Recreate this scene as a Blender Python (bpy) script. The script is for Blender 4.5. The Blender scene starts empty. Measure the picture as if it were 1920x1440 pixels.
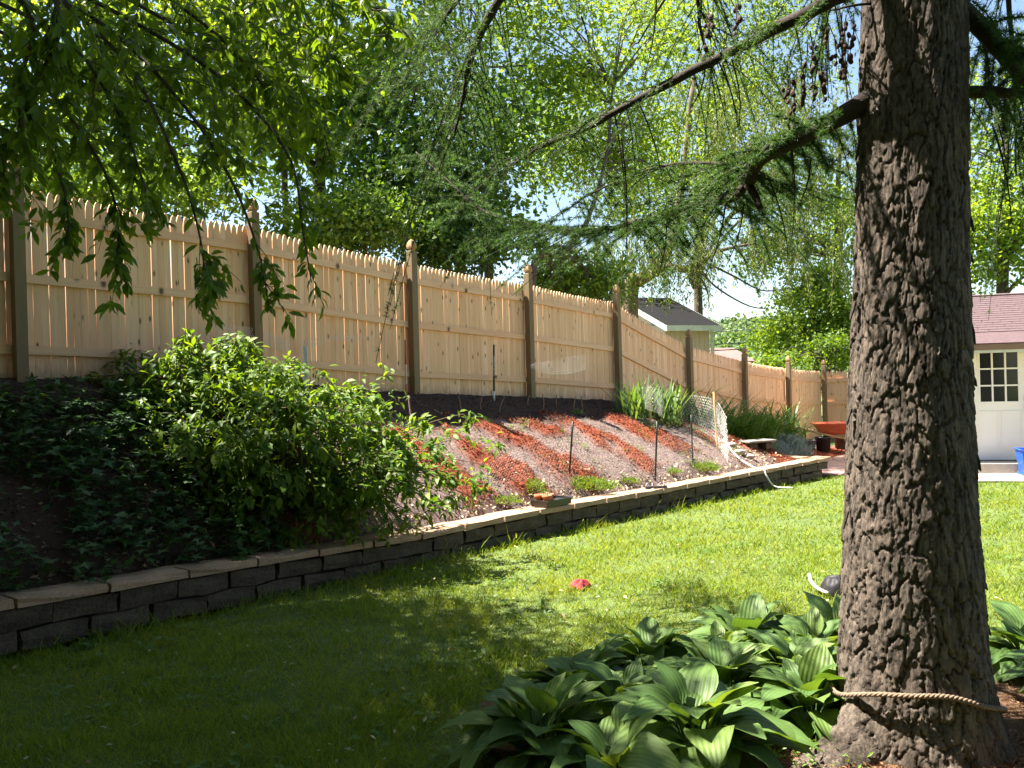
import bpy, math, random
import numpy as np
from mathutils import Vector, Matrix

rng = np.random.default_rng(11)
random.seed(11)
scene = bpy.context.scene
C = scene.collection
R_ = math.radians

# ------------------------------------------------------------------ camera
F_PX = 1630.0
ROLL, PITCH = R_(1.6), R_(0.28)
EYE = np.array([0.0, 0.0, 1.6])
_f = np.array([0, math.cos(PITCH), -math.sin(PITCH)])
_u = np.array([0, math.sin(PITCH), math.cos(PITCH)])
_x = np.array([1.0, 0, 0])
CR = math.cos(ROLL) * _x - math.sin(ROLL) * _u
CU = math.sin(ROLL) * _x + math.cos(ROLL) * _u
cam = bpy.data.cameras.new('camera')
cam.sensor_width = 36.0
cam.lens = 36.0 * F_PX / 1920.0
cam.clip_start = 0.05
cam.clip_end = 3000
cam_o = bpy.data.objects.new('camera', cam)
C.objects.link(cam_o)
cam_o.matrix_world = Matrix(((CR[0], CU[0], -_f[0], EYE[0]), (CR[1], CU[1], -_f[1], EYE[1]),
                             (CR[2], CU[2], -_f[2], EYE[2]), (0, 0, 0, 1)))
scene.camera = cam_o

# ------------------------------------------------------------------ daylight
SUN_EL = R_(62)
_az = np.array([-0.97, 0.24]); _az /= np.linalg.norm(_az)
SUN = np.array([_az[0] * math.cos(SUN_EL), _az[1] * math.cos(SUN_EL), math.sin(SUN_EL)])
world = bpy.data.worlds.new('World')
scene.world = world
world.use_nodes = True
wn = world.node_tree.nodes
sky = wn.new('ShaderNodeTexSky')
sky.sky_type = 'NISHITA'
sky.sun_disc = False
sky.sun_elevation = SUN_EL
sky.sun_rotation = math.atan2(SUN[0], SUN[1])
sky.air_density = 1.0
sky.dust_density = 0.8
sky.ozone_density = 1.0
bg = wn['Background']
bg.inputs['Strength'].default_value = 0.05
world.node_tree.links.new(sky.outputs[0], bg.inputs['Color'])
sl = bpy.data.lights.new('sun', 'SUN')
sl.energy = 5.0
sl.angle = R_(0.53)
sl.color = (1.0, 0.95, 0.86)
so = bpy.data.objects.new('sun', sl)
C.objects.link(so)
so.rotation_euler = Vector(SUN).to_track_quat('Z', 'Y').to_euler()
so.location = (-20, 5, 40)
vs = scene.view_settings
vs.view_transform = 'Standard'
vs.look = 'None'
vs.exposure = 2.5
vs.gamma = 1.0
vs.use_curve_mapping = False
scene.cycles.use_denoising = True
scene.cycles.denoiser = 'OPENIMAGEDENOISE'
scene.cycles.max_bounces = 8
scene.cycles.transparent_max_bounces = 8
scene.cycles.transmission_bounces = 6
scene.cycles.diffuse_bounces = 4
scene.cycles.caustics_reflective = False
scene.cycles.caustics_refractive = False
scene.cycles.sample_clamp_indirect = 6

# ------------------------------------------------------------------ helpers
def at(px, py, y):
    """point seen at photo pixel (px, py), y metres ahead of the camera"""
    r = _f + (px - 960) / F_PX * CR - (py - 720) / F_PX * CU
    return EYE + r * (y / r[1])

def nrm(v):
    v = np.asarray(v, float)
    return v / np.maximum(np.linalg.norm(v, axis=-1, keepdims=True), 1e-9)

def rand_unit(n):
    return nrm(rng.normal(size=(n, 3)))

def _hash(ix, iy, iz, seed=0):
    h = (ix.astype(np.int64) * 374761393 + iy.astype(np.int64) * 668265263 + iz.astype(np.int64) * 2147483647 + seed * 1274126177) & 0xFFFFFFFF
    h = ((h ^ (h >> 13)) * 1274126177) & 0xFFFFFFFF
    h = (h ^ (h >> 16)) & 0xFFFFFF
    return h / float(0xFFFFFF)

def vnoise(x, y, z=0.0, seed=0):
    x, y, z = np.broadcast_arrays(np.asarray(x, float), np.asarray(y, float), np.asarray(z, float))
    ix, iy, iz = np.floor(x), np.floor(y), np.floor(z)
    fx, fy, fz = x - ix, y - iy, z - iz
    fx, fy, fz = (t * t * (3 - 2 * t) for t in (fx, fy, fz))
    r = 0
    for dx in (0, 1):
        for dy in (0, 1):
            for dz in (0, 1):
                w = (fx if dx else 1 - fx) * (fy if dy else 1 - fy) * (fz if dz else 1 - fz)
                r = r + w * _hash(ix + dx, iy + dy, iz + dz, seed)
    return r

def fbm(x, y, z=0.0, o=3, seed=0):
    r, a, s, t = 0, 1.0, 1.0, 0
    for k in range(o):
        r = r + a * vnoise(np.asarray(x) * s, np.asarray(y) * s, np.asarray(z) * s, seed + k)
        t += a; a *= 0.5; s *= 2.03
    return r / t

def np_mesh(name, V, Fs, smooth=False):
    me = bpy.data.meshes.new(name)
    V = np.ascontiguousarray(np.asarray(V, np.float32))
    Fs = [np.asarray(f, np.int32) for f in Fs if len(f)]
    loops = np.concatenate([f.ravel() for f in Fs])
    tot = np.concatenate([np.full(len(f), f.shape[1], np.int32) for f in Fs])
    start = np.concatenate([[0], np.cumsum(tot)[:-1]]).astype(np.int32)
    me.vertices.add(len(V)); me.vertices.foreach_set('co', V.ravel())
    me.loops.add(len(loops)); me.loops.foreach_set('vertex_index', loops)
    me.polygons.add(len(tot)); me.polygons.foreach_set('loop_start', start)
    me.polygons.foreach_set('use_smooth', np.full(len(tot), bool(smooth)))
    me.update(calc_edges=True)
    return me

def mkobj(name, me, mat=None, parent=None):
    o = bpy.data.objects.new(name, me)
    C.objects.link(o)
    if mat is not None and me is not None and not me.materials:
        me.materials.append(mat)
    if parent is not None:
        o.parent = parent
    return o

def tag(o, label=None, cat=None, group=None, kind=None):
    if label: o['label'] = label
    if cat: o['category'] = cat
    if group: o['group'] = group
    if kind: o['kind'] = kind
    return o

def thing(name, label, cat, loc=(0, 0, 0), rz=0.0, group=None):
    o = bpy.data.objects.new(name, None)
    C.objects.link(o)
    o.empty_display_size = 0.1
    o.location = loc
    o.rotation_euler = (0, 0, rz)
    return tag(o, label, cat, group)

class MB:
    """collects shapes that become one mesh object"""
    def __init__(s):
        s.V, s.F, s.n = [], {}, 0
    def add(s, V, *Fs):
        V = np.asarray(V, float).reshape(-1, 3)
        for f in Fs:
            f = np.asarray(f, int)
            if len(f):
                s.F.setdefault(f.shape[1], []).append(f + s.n)
        s.V.append(V); s.n += len(V)
        return s
    def box(s, c, size, R=None, ch=0.0):
        x, y, z = (np.asarray(size, float) / 2)
        if ch <= 0:
            V = np.array([[a * x, b * y, d * z] for a in (-1, 1) for b in (-1, 1) for d in (-1, 1)])
            Fq = [[0, 1, 3, 2], [4, 6, 7, 5], [0, 4, 5, 1], [2, 3, 7, 6], [0, 2, 6, 4], [1, 5, 7, 3]]
            V = V if R is None else V @ np.asarray(R).T
            return s.add(V + np.asarray(c), Fq)
        # chamfered box as stacked rings
        ring = lambda ax, ay, zz: [[-ax, -ay, zz], [ax, -ay, zz], [ax, ay, zz], [-ax, ay, zz]]
        k = ch
        V = np.array(ring(x - k, y - k, -z) + ring(x, y, -z + k) + ring(x, y, z - k) + ring(x - k, y - k, z))
        Fq = [[3, 2, 1, 0], [12, 13, 14, 15]]
        for r in range(3):
            for i in range(4):
                j = (i + 1) % 4
                Fq.append([r * 4 + i, r * 4 + j, r * 4 + 4 + j, r * 4 + 4 + i])
        V = V if R is None else V @ np.asarray(R).T
        return s.add(V + np.asarray(c), Fq)
    def tube(s, P, rad, n=6, cap=True):
        P = np.asarray(P, float)
        m = len(P)
        rad = np.broadcast_to(np.asarray(rad, float), (m,))
        T = nrm(np.gradient(P, axis=0))
        a = np.array([0, 0, 1.0]) if abs(T[0][2]) < 0.9 else np.array([1.0, 0, 0])
        N = np.zeros_like(P); B = np.zeros_like(P)
        v = nrm(np.cross(T[0], a))
        for i in range(m):
            v = v - T[i] * (v @ T[i]); v = nrm(v)
            N[i] = v; B[i] = np.cross(T[i], v)
        th = np.linspace(0, 2 * math.pi, n, endpoint=False)
        V = P[:, None, :] + rad[:, None, None] * (np.cos(th)[None, :, None] * N[:, None, :] + np.sin(th)[None, :, None] * B[:, None, :])
        i, j = np.meshgrid(np.arange(m - 1), np.arange(n), indexing='ij')
        jj = (j + 1) % n
        Fq = np.stack([i * n + j, i * n + jj, (i + 1) * n + jj, (i + 1) * n + j], -1).reshape(-1, 4)
        s.add(V.reshape(-1, 3), Fq)
        if cap and n >= 3:
            b = s.n - m * n
            s.F.setdefault(n, []).append(np.array([[b + k for k in range(n)][::-1]]))
            s.F.setdefault(n, []).append(np.array([[b + (m - 1) * n + k for k in range(n)]]))
        return s
    def lathe(s, prof, n=20, c=(0, 0, 0), sq=False):
        prof = np.asarray(prof, float)
        m = len(prof)
        th = np.linspace(0, 2 * math.pi, n, endpoint=False)
        V = np.stack([prof[:, 0:1] * np.cos(th), prof[:, 0:1] * np.sin(th), np.repeat(prof[:, 1:2], n, 1)], -1)
        i, j = np.meshgrid(np.arange(m - 1), np.arange(n), indexing='ij')
        jj = (j + 1) % n
        Fq = np.stack([i * n + j, i * n + jj, (i + 1) * n + jj, (i + 1) * n + j], -1).reshape(-1, 4)
        return s.add(V.reshape(-1, 3) + np.asarray(c), Fq)
    def mesh(s, name, smooth=False):
        return np_mesh(name, np.concatenate(s.V), [np.concatenate(v) for v in s.F.values()], smooth)
    def build(s, name, mat, parent=None, smooth=False):
        return mkobj(name, s.mesh(name, smooth), mat, parent)

def grid_faces(m, n):
    i, j = np.meshgrid(np.arange(m - 1), np.arange(n - 1), indexing='ij')
    return np.stack([i * n + j, (i + 1) * n + j, (i + 1) * n + j + 1, i * n + j + 1], -1).reshape(-1, 4)

# leaf outlines: (along, across, up), triangles
LEAF2 = (np.array([[0, 0, 0], [.42, -.5, .07], [.42, .5, .07], [1, 0, -.08]]), np.array([[0, 1, 3], [0, 3, 2]]))
LEAF6 = (np.array([[0, 0, 0], [.28, -.42, .05], [.28, .42, .05], [.3, 0, 0], [.62, -.38, .03], [.62, .38, .03], [.64, 0, -.03], [1, 0, -.16]]),
         np.array([[0, 1, 3], [0, 3, 2], [1, 4, 6], [1, 6, 3], [3, 6, 5], [3, 5, 2], [4, 7, 6], [6, 7, 5]]))
LEAF3 = (np.array([[0, 0, 0], [.3, -.30, .03], [.55, -.85, .02], [.52, -.28, 0], [1, 0, -.08], [.52, .28, 0], [.55, .85, .02], [.3, .30, .03], [.35, 0, 0]]),
         np.array([[0, 1, 8], [1, 2, 3], [1, 3, 8], [3, 4, 8], [4, 5, 8], [5, 6, 7], [5, 7, 8], [7, 0, 8]]))
BLADE = (np.array([[0, -.5, 0], [0, .5, 0], [.55, -.4, .1], [.55, .4, .1], [1, 0, .38]]), np.array([[0, 1, 3], [0, 3, 2], [2, 3, 4]]))
STRAP = (np.array([[0, -.4, 0], [0, .4, 0], [.25, -.5, .02], [.25, .5, .02], [.5, -.5, -.06], [.5, .5, -.06], [.75, -.38, -.22], [.75, .38, -.22], [1, 0, -.5]]),
         np.array([[0, 1, 3], [0, 3, 2], [2, 3, 5], [2, 5, 4], [4, 5, 7], [4, 7, 6], [6, 7, 8]]))
NEEDLE = (np.array([[0, -.5, 0], [0, .5, 0], [1, 0, 0]]), np.array([[0, 1, 2]]))

def place(tpl, P, D, N, L, W):
    T, Fc = tpl
    P = np.asarray(P, float); D = nrm(D)
    S = nrm(np.cross(N, D)); N2 = np.cross(D, S)
    n, k = len(P), len(T)
    L = np.broadcast_to(L, (n,))[:, None, None]; W = np.broadcast_to(W, (n,))[:, None, None]
    V = P[:, None, :] + T[None, :, 0:1] * L * D[:, None, :] + T[None, :, 1:2] * W * S[:, None, :] + T[None, :, 2:3] * L * N2[:, None, :]
    Fo = (Fc[None] + (np.arange(n) * k)[:, None, None]).reshape(-1, Fc.shape[1])
    return V.reshape(-1, 3), Fo

def leaf_matrix(P, D, N, L, W):
    D = nrm(D); S = nrm(np.cross(N, D)); N2 = np.cross(D, S)
    M = np.eye(4); M[:3, 0] = D * L; M[:3, 1] = S * W; M[:3, 2] = N2 * L; M[:3, 3] = P
    return Matrix(M.tolist())

def curve(pts, n):
    """Catmull-Rom through pts -> n points"""
    P = np.asarray(pts, float)
    P = np.vstack([2 * P[0] - P[1], P, 2 * P[-1] - P[-2]])
    k = len(P) - 3
    t = np.linspace(0, k - 1e-6, n)
    i = np.floor(t).astype(int); f = (t - i)[:, None]
    a, b, c, d = P[i], P[i + 1], P[i + 2], P[i + 3]
    return 0.5 * (2 * b + (c - a) * f + (2 * a - 5 * b + 4 * c - d) * f ** 2 + (3 * b - a - 3 * c + d) * f ** 3)

# ------------------------------------------------------------------ materials
class NT:
    def __init__(s, name):
        s.m = bpy.data.materials.new(name); s.m.use_nodes = True
        s.t = s.m.node_tree; s.n = s.t.nodes; s.l = s.t.links
        s.b = s.n['Principled BSDF']; s.out = s.n['Material Output']
    def new(s, typ, **kw):
        nd = s.n.new(typ)
        for k, v in kw.items(): setattr(nd, k, v)
        return nd
    def link(s, a, b): s.l.new(a, b)
    def setv(s, nd, **kw):
        for k, v in kw.items(): nd.inputs[k].default_value = v
    def coords(s, scale=(1, 1, 1), kind='Object', rnd=False):
        tc = s.new('ShaderNodeTexCoord')
        src = tc.outputs[kind]
        if rnd:
            oi = s.new('ShaderNodeObjectInfo')
            mul = s.new('ShaderNodeVectorMath', operation='SCALE'); mul.inputs[0].default_value = (37.1, 91.7, 53.3)
            s.link(oi.outputs['Random'], mul.inputs['Scale'])
            ad = s.new('ShaderNodeVectorMath', operation='ADD')
            s.link(src, ad.inputs[0]); s.link(mul.outputs[0], ad.inputs[1]); src = ad.outputs[0]
        mp = s.new('ShaderNodeMapping'); mp.inputs['Scale'].default_value = scale
        s.link(src, mp.inputs['Vector'])
        return mp.outputs[0]
    def noise(s, vec, scale, detail=4, rough=.55, dist=0):
        nd = s.new('ShaderNodeTexNoise'); s.setv(nd, Scale=scale, Detail=detail, Roughness=rough, Distortion=dist)
        if vec is not None: s.link(vec, nd.inputs['Vector'])
        return nd.outputs['Fac']
    def ramp(s, fac, stops):
        nd = s.new('ShaderNodeValToRGB'); e = nd.color_ramp.elements
        while len(e) > 1: e.remove(e[-1])
        e[0].position = stops[0][0]; e[0].color = (*stops[0][1], 1)
        for p, c in stops[1:]:
            q = e.new(p); q.color = (*c, 1)
        s.link(fac, nd.inputs['Fac'])
        return nd.outputs['Color']
    def mix(s, fac, a, b, mode='MIX'):
        nd = s.new('ShaderNodeMix', data_type='RGBA', blend_type=mode)
        for sock, v in ((nd.inputs[0], fac), (nd.inputs[6], a), (nd.inputs[7], b)):
            if isinstance(v, (int, float)): sock.default_value = v
            elif isinstance(v, tuple): sock.default_value = (*v, 1)
            else: s.link(v, sock)
        return nd.outputs[2]
    def bump(s, h, strength, dist=0.01):
        nd = s.new('ShaderNodeBump'); s.setv(nd, Strength=strength, Distance=dist)
        s.link(h, nd.inputs['Height']); s.link(nd.outputs[0], s.b.inputs['Normal'])
        return nd
    def col(s, c):
        if isinstance(c, tuple): s.b.inputs['Base Color'].default_value = (*c, 1)
        else: s.link(c, s.b.inputs['Base Color'])

def M(name, c1, c2, scale=8, rough=.8, bump=.3, bd=.01, stretch=(1, 1, 1), kind='Object', rnd=False, spec=.3, metal=0, detail=5, fine=None):
    t = NT(name)
    v = t.coords(stretch, kind, rnd)
    f = t.noise(v, scale, detail)
    c = t.ramp(f, [(.3, c1), (.7, c2)])
    if fine:
        g = t.noise(v, fine, 3)
        c = t.mix(.35, c, t.ramp(g, [(.3, tuple(x * .5 for x in c1)), (.7, tuple(min(1, x * 1.35) for x in c2))]))
    t.col(c)
    t.setv(t.b, Roughness=rough, Metallic=metal); t.b.inputs['Specular IOR Level'].default_value = spec
    if bump: t.bump(f if not fine else g, bump, bd)
    return t.m

def leaf_mat(name, cols, trans=.45, rough=.45, tint=(1.25, 1.15, .45), spec=.35, obj_random=False, patch=None):
    """thin leaf: reflects and lets light through; each leaf a slightly different green"""
    t = NT(name)
    if obj_random:
        src = t.new('ShaderNodeObjectInfo').outputs['Random']
    else:
        src = t.new('ShaderNodeNewGeometry').outputs['Random Per Island']
    k = len(cols)
    c = t.ramp(src, [(i / max(1, k - 1), cc) for i, cc in enumerate(cols)])
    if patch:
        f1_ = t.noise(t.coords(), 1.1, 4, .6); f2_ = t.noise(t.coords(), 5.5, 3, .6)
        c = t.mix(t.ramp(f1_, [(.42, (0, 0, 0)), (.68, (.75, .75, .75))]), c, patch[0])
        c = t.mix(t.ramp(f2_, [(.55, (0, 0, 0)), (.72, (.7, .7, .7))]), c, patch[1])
    t.col(c)
    t.setv(t.b, Roughness=rough); t.b.inputs['Specular IOR Level'].default_value = spec
    tr = t.new('ShaderNodeBsdfTranslucent')
    mul = t.mix(1.0, c, tint, 'MULTIPLY')
    t.link(mul, tr.inputs['Color'])
    ms = t.new('ShaderNodeMixShader'); ms.inputs[0].default_value = trans
    t.link(t.b.outputs[0], ms.inputs[1]); t.link(tr.outputs[0], ms.inputs[2])
    t.link(ms.outputs[0], t.out.inputs['Surface'])
    return t.m

def chip_mat(name, cols, rough=.9):
    t = NT(name)
    src = t.new('ShaderNodeNewGeometry').outputs['Random Per Island']
    k = len(cols)
    t.col(t.ramp(src, [(i / (k - 1), c) for i, c in enumerate(cols)]))
    t.setv(t.b, Roughness=rough); t.b.inputs['Specular IOR Level'].default_value = .2
    return t.m

def wood_mat(name, ca, cb, dark, knot=True, green=None, gscale=1.0, dirt=False):
    """fresh sawn softwood with upright grain and knots, grain runs along local z"""
    t = NT(name)
    v = t.coords((38, 38, 1.6), 'Object', True)
    g = t.noise(v, gscale, 4, .6, .6)
    oi = t.new('ShaderNodeObjectInfo')
    base = t.mix(oi.outputs['Random'], ca, cb)
    c = t.mix(t.ramp(g, [(.35, (0, 0, 0)), (.75, (1, 1, 1))]), base, t.mix(.55, base, dark))
    v3 = t.coords((1.2, 1.2, .55), 'Object', True)
    bl = t.noise(v3, 2.2, 2)
    c = t.mix(t.ramp(bl, [(.45, (0, 0, 0)), (.75, (.5, .5, .5))]), c, t.mix(.5, base, dark))
    if green:
        v4 = t.coords((3, 3, 1), 'Object', True)
        c = t.mix(t.ramp(t.noise(v4, 2.0, 3), [(.4, (0, 0, 0)), (.65, (1, 1, 1))]), c, green)
    if knot:
        v2 = t.coords((11, 3, 4.2), 'Object', True)
        vo = t.new('ShaderNodeTexVoronoi'); vo.inputs['Scale'].default_value = 1.0; vo.inputs['Randomness'].default_value = 1.0
        t.link(v2, vo.inputs['Vector'])
        kf = t.ramp(vo.outputs['Distance'], [(.075, (1, 1, 1)), (.13, (.35, .35, .35)), (.2, (0, 0, 0))])
        c = t.mix(kf, c, tuple(x * .28 for x in dark))
    if dirt:
        gz_ = t.new('ShaderNodeSeparateXYZ'); tcz = t.new('ShaderNodeTexCoord'); t.link(tcz.outputs['Object'], gz_.inputs[0])
        nz = t.noise(t.coords((6, 6, 3), 'Object', True), 2.0, 3)
        ad = t.new('ShaderNodeMath', operation='MULTIPLY_ADD'); t.link(nz, ad.inputs[0]); ad.inputs[1].default_value = .45; t.link(gz_.outputs[2], ad.inputs[2])
        c = t.mix(t.ramp(ad.outputs[0], [(.18, (.55, .55, .55)), (.38, (0, 0, 0))]), c, (.16, .11, .075))
    t.col(c)
    t.setv(t.b, Roughness=.75); t.b.inputs['Specular IOR Level'].default_value = .25
    t.bump(g, .35, .003)
    return t.m

def plain(name, c, rough=.5, metal=0, spec=.4, var=.12, scale=6, bump=0.0):
    c2 = tuple(max(0, x * (1 - var * 2)) for x in c)
    return M(name, c2, c, scale, rough, bump, .004, spec=spec, metal=metal)

# ------------------------------------------------------------------ the lie of the land
# the fence runs straight away from P1; u = metres along it, t = metres in front of it
P1 = np.array([-4.452, 7.9])
_a = R_(49.5)
EU = np.array([math.cos(_a), math.sin(_a)])
ES = np.array([-math.sin(_a), math.cos(_a)])

def xy(u, t):
    u = np.asarray(u, float); t = np.asarray(t, float)
    return P1[0] + u * EU[0] - t * ES[0], P1[1] + u * EU[1] - t * ES[1]

def ut(x, y):
    dx, dy = np.asarray(x, float) - P1[0], np.asarray(y, float) - P1[1]
    return dx * EU[0] + dy * EU[1], -(dx * ES[0] + dy * ES[1])

POST_U = np.array([-2.44, 0.0, 2.46, 4.87, 7.31, 9.75, 12.3, 14.75, 17.1, 19.35])
TOP_Z = np.array([3.56, 3.50, 3.42, 3.215, 3.094, 2.93, 2.21, 1.89, 1.70, 1.605])
PICKET_H = 1.76
BASE_Z = TOP_Z - PICKET_H

def zf(u):
    return np.interp(u, POST_U, BASE_Z)

def tw(u):
    return np.interp(u, [-8, -1, 1.0, 4.3, 6.8, 9.2, 11.8], [2.5, 2.48, 2.42, 2.42, 2.58, 2.64, 2.78])

def zw(u):
    return np.interp(u, [-6, -1, .6, 2.6, 5, 7, 9.2, 11.8], [.34, .29, .235, .155, .14, .115, .09, .085])

U_END = 11.9

def lawn_z(x, y):
    return -0.017 * np.clip(y, -6, 17) + 0.012 * (fbm(np.asarray(x) * .7, np.asarray(y) * .7, 0, 2, 5) - .5)

def bank_z(u, t):
    ti = tw(u) - .28
    r = np.clip(1 - t / ti, 0, 1.0)
    sh = r + .12 * np.sin(math.pi * r)
    lo = zw(u) - .05
    z = lo + (zf(u) - .0 - lo) * sh
    # past the end of the wall the bed tapers down to the lawn
    x, y = xy(u, t)
    lz = lawn_z(x, y) + .03
    k2 = np.clip(1 - t / 1.9, 0, 1)
    z2 = lz + np.maximum(zf(u) - lz, 0) * k2 * k2 * (3 - 2 * k2)
    k = np.clip((u - U_END + .5) / 1.0, 0, 1)
    return z * (1 - k) + z2 * k

def on_bank(u, t):
    return (t > -.2) & (t < tw(u) - .02) & (u < U_END) & (u > -9)

def H(x, y):
    """top of the ground anywhere"""
    u, t = ut(x, y)
    lz = lawn_z(x, y)
    behind = zf(u) + np.where(t < -3, np.clip((-t - 3) * .02, 0, .6), 0)
    b = bank_z(u, np.clip(t, 0, None))
    b = np.where((u > U_END) & (t > 1.9), lz, b)
    far = np.clip((u - 22) / 10, 0, 1)
    behind = behind * (1 - far) + lz * far
    z = np.where(t < 0, behind, np.where(t < tw(u) - .2, b, lz))
    return z

m_lawn = M('lawn_soil', (.045, .06, .018), (.10, .14, .035), 5, .95, .5, .02, fine=60)
gx = np.concatenate([-np.geomspace(400, 13, 16), np.arange(-12, 17, .2), np.geomspace(18, 400, 18)])
gy = np.concatenate([-np.geomspace(300, 6, 10), np.arange(-5, 30, .2), np.geomspace(31, 700, 22)])
GX, GY = np.meshgrid(gx, gy, indexing='ij')
gu, gt = ut(GX, GY)
GZ = H(GX, GY)
GZ = np.where((gt > -.15) & (gt < tw(gu) - .02) & (gu < U_END + .2) | ((gt > -.15) & (gt < 1.75) & (gu > U_END) & (gu < 17.3)), np.minimum(GZ - .1, np.where((gt > tw(gu) - .4) & (gu < U_END + .2), lawn_z(GX, GY) - .1, 9)), GZ)
far = np.clip((np.hypot(GX, GY) - 45) / 60, 0, 1)
GZ = GZ * (1 - far) + (-2.0) * far
o = mkobj('ground', np_mesh('ground', np.stack([GX, GY, GZ], -1).reshape(-1, 3), [grid_faces(len(gx), len(gy))], True), m_lawn)
tag(o, 'grassy ground of the yard and the land beyond', 'ground', kind='structure')

# ---- planted bank between the stone wall and the fence
STRIPES = [(1.0, .2, .95, 2.1), (5.25, .22, .85, 2.15), (6.15, .2, .95, 1.35), (6.95, .2, .85, 2.0),
           (8.3, .34, .75, 1.95), (9.55, .15, .85, 1.85), (10.9, .25, .9, 1.15)]
STRIPES += [(4.3, .2, .95, 2.1), (3.4, .2, .95, 2.1)]
STRIPES = [(c_, h_ * .72, a_, b_) for c_, h_, a_, b_ in STRIPES]

def red_mask(u, t):
    w = (fbm(u * 2.6, t * 2.6, 0, 4, 9) - .5) * .75
    m = np.zeros_like(u)
    for c, h, a, b in STRIPES:
        k = np.clip(1 - (np.abs(u + w - c - .62 * (t - .9)) - h) / .2, 0, 1) * np.clip((t - a + .1 + w * .6) / .12, 0, 1) * np.clip((b + w - t) / .15, 0, 1)
        m = np.maximum(m, k)
    m = np.maximum(m, np.clip((u - 10.75 + w) / .2, 0, 1) * np.clip((t - .9) / .2, 0, 1))
    return m

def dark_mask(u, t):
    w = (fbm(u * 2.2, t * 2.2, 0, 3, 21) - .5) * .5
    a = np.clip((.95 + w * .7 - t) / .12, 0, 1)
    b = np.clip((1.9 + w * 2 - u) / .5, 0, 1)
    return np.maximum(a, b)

bu = np.arange(-6, 17.4, .05)
bt = np.arange(-.4, 2.7, .04)
BU, BT = np.meshgrid(bu, bt, indexing='ij')
tt = np.minimum(BT, np.where(BU < U_END + .1, tw(BU) - .2, 1.85))
BZ = bank_z(BU, np.clip(tt, 0, None)) + .045 * (fbm(BU * 2.4, tt * 2.4, 0, 3, 3) - .5) + .03 * (fbm(BU * 14, tt * 14, 0, 2, 4) - .5)
BZ += .05 * red_mask(BU, tt) * (BU < 11.5) - .06 * np.clip((tt - (tw(BU) - .5)) / .25, 0, 1) * (BU < U_END) - .05 * np.clip((tt - 1.6) / .25, 0, 1) * (BU >= U_END)
BX, BY = xy(BU, tt)
me = np_mesh('bank', np.stack([BX, BY, BZ], -1).reshape(-1, 3), [grid_faces(len(bu), len(bt))], True)
ca = me.attributes.new('mulch', 'FLOAT_COLOR', 'POINT')
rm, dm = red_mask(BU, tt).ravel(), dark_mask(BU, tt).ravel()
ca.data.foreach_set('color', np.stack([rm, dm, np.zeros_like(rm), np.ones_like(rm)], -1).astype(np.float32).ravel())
t = NT('mulched_soil')
at_ = t.new('ShaderNodeAttribute', attribute_name='mulch')
sp = t.new('ShaderNodeSeparateColor'); t.link(at_.outputs['Color'], sp.inputs[0])
v = t.coords()
n1 = t.noise(v, 26, 6, .7); n2 = t.noise(v, 95, 4, .7)
soil = t.ramp(n1, [(.25, (.10, .068, .058)), (.5, (.19, .133, .115)), (.62, (.27, .195, .165)), (.8, (.40, .31, .25))])
soil = t.mix(t.ramp(n2, [(.45, (0, 0, 0)), (.7, (.8, .8, .8))]), soil, (.075, .052, .046))
red = t.ramp(n2, [(.25, (.09, .02, .01)), (.5, (.22, .055, .025)), (.75, (.34, .10, .048))])
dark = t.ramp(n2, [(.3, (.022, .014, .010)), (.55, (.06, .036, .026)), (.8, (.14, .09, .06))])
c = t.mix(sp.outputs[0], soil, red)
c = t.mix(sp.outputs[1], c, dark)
t.col(c); t.setv(t.b, Roughness=.95); t.b.inputs['Specular IOR Level'].default_value = .15
t.bump(n2, .8, .02)
m_bank = t.m
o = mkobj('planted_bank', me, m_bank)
tag(o, 'sloping mulched garden bank with red strips between wall and fence', 'garden bed', kind='structure')

# loose chips, straw and dead leaves on it
def scatter_bank(n, u0, u1, fn):
    u = rng.uniform(u0, u1, n); tq = rng.uniform(.02, 1, n) * (tw(u) - .3)
    keep = rng.uniform(size=n) < fn(u, tq)
    u, tq = u[keep], tq[keep]
    x, y = xy(u, tq)
    z = bank_z(u, tq) + .045 * (fbm(u * 2.4, tq * 2.4, 0, 3, 3) - .5) + .03 * (fbm(u * 14, tq * 14, 0, 2, 4) - .5) + .05 * red_mask(u, tq)
    return np.stack([x, y, z + .006], -1)

def chips(name, label, P, Lr, Wr, cols, tilt=.5, parent=None):
    n = len(P)
    D = rand_unit(n); D[:, 2] *= tilt
    N = nrm(np.array([.25, -.25, 1.0]) + .5 * rng.normal(size=(n, 3)))
    V, Fc = place(LEAF2, P, D, N, rng.uniform(*Lr, n), rng.uniform(*Wr, n))
    o = mkobj(name, np_mesh(name, V, [Fc]), chip_mat(name + '_mat', cols))
    return tag(o, label, 'mulch', kind='stuff')

chips('red_mulch_chips', 'loose red dyed wood mulch chips in strips down the bank', scatter_bank(52000, 2.5, 12.2, lambda u, q: red_mask(u, q) * .95),
      (.02, .06), (.006, .018), [(.09, .02, .01), (.23, .055, .025), (.35, .10, .045), (.17, .045, .022), (.28, .09, .05)])
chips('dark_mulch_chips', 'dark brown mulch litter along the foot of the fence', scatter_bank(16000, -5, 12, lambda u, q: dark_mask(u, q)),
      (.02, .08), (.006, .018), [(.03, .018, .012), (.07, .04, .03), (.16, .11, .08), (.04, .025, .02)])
chips('soil_litter', 'pale wood chips and straw litter on the bare soil rows', scatter_bank(30000, 2, 12, lambda u, q: (1 - red_mask(u, q)) * (1 - dark_mask(u, q)) * (.35 + .65 * fbm(u * 4, q * 4, 0, 2, 77))),
      (.015, .05), (.004, .014), [(.20, .14, .115), (.32, .23, .18), (.14, .09, .075), (.44, .34, .26), (.18, .12, .105)])
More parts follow.
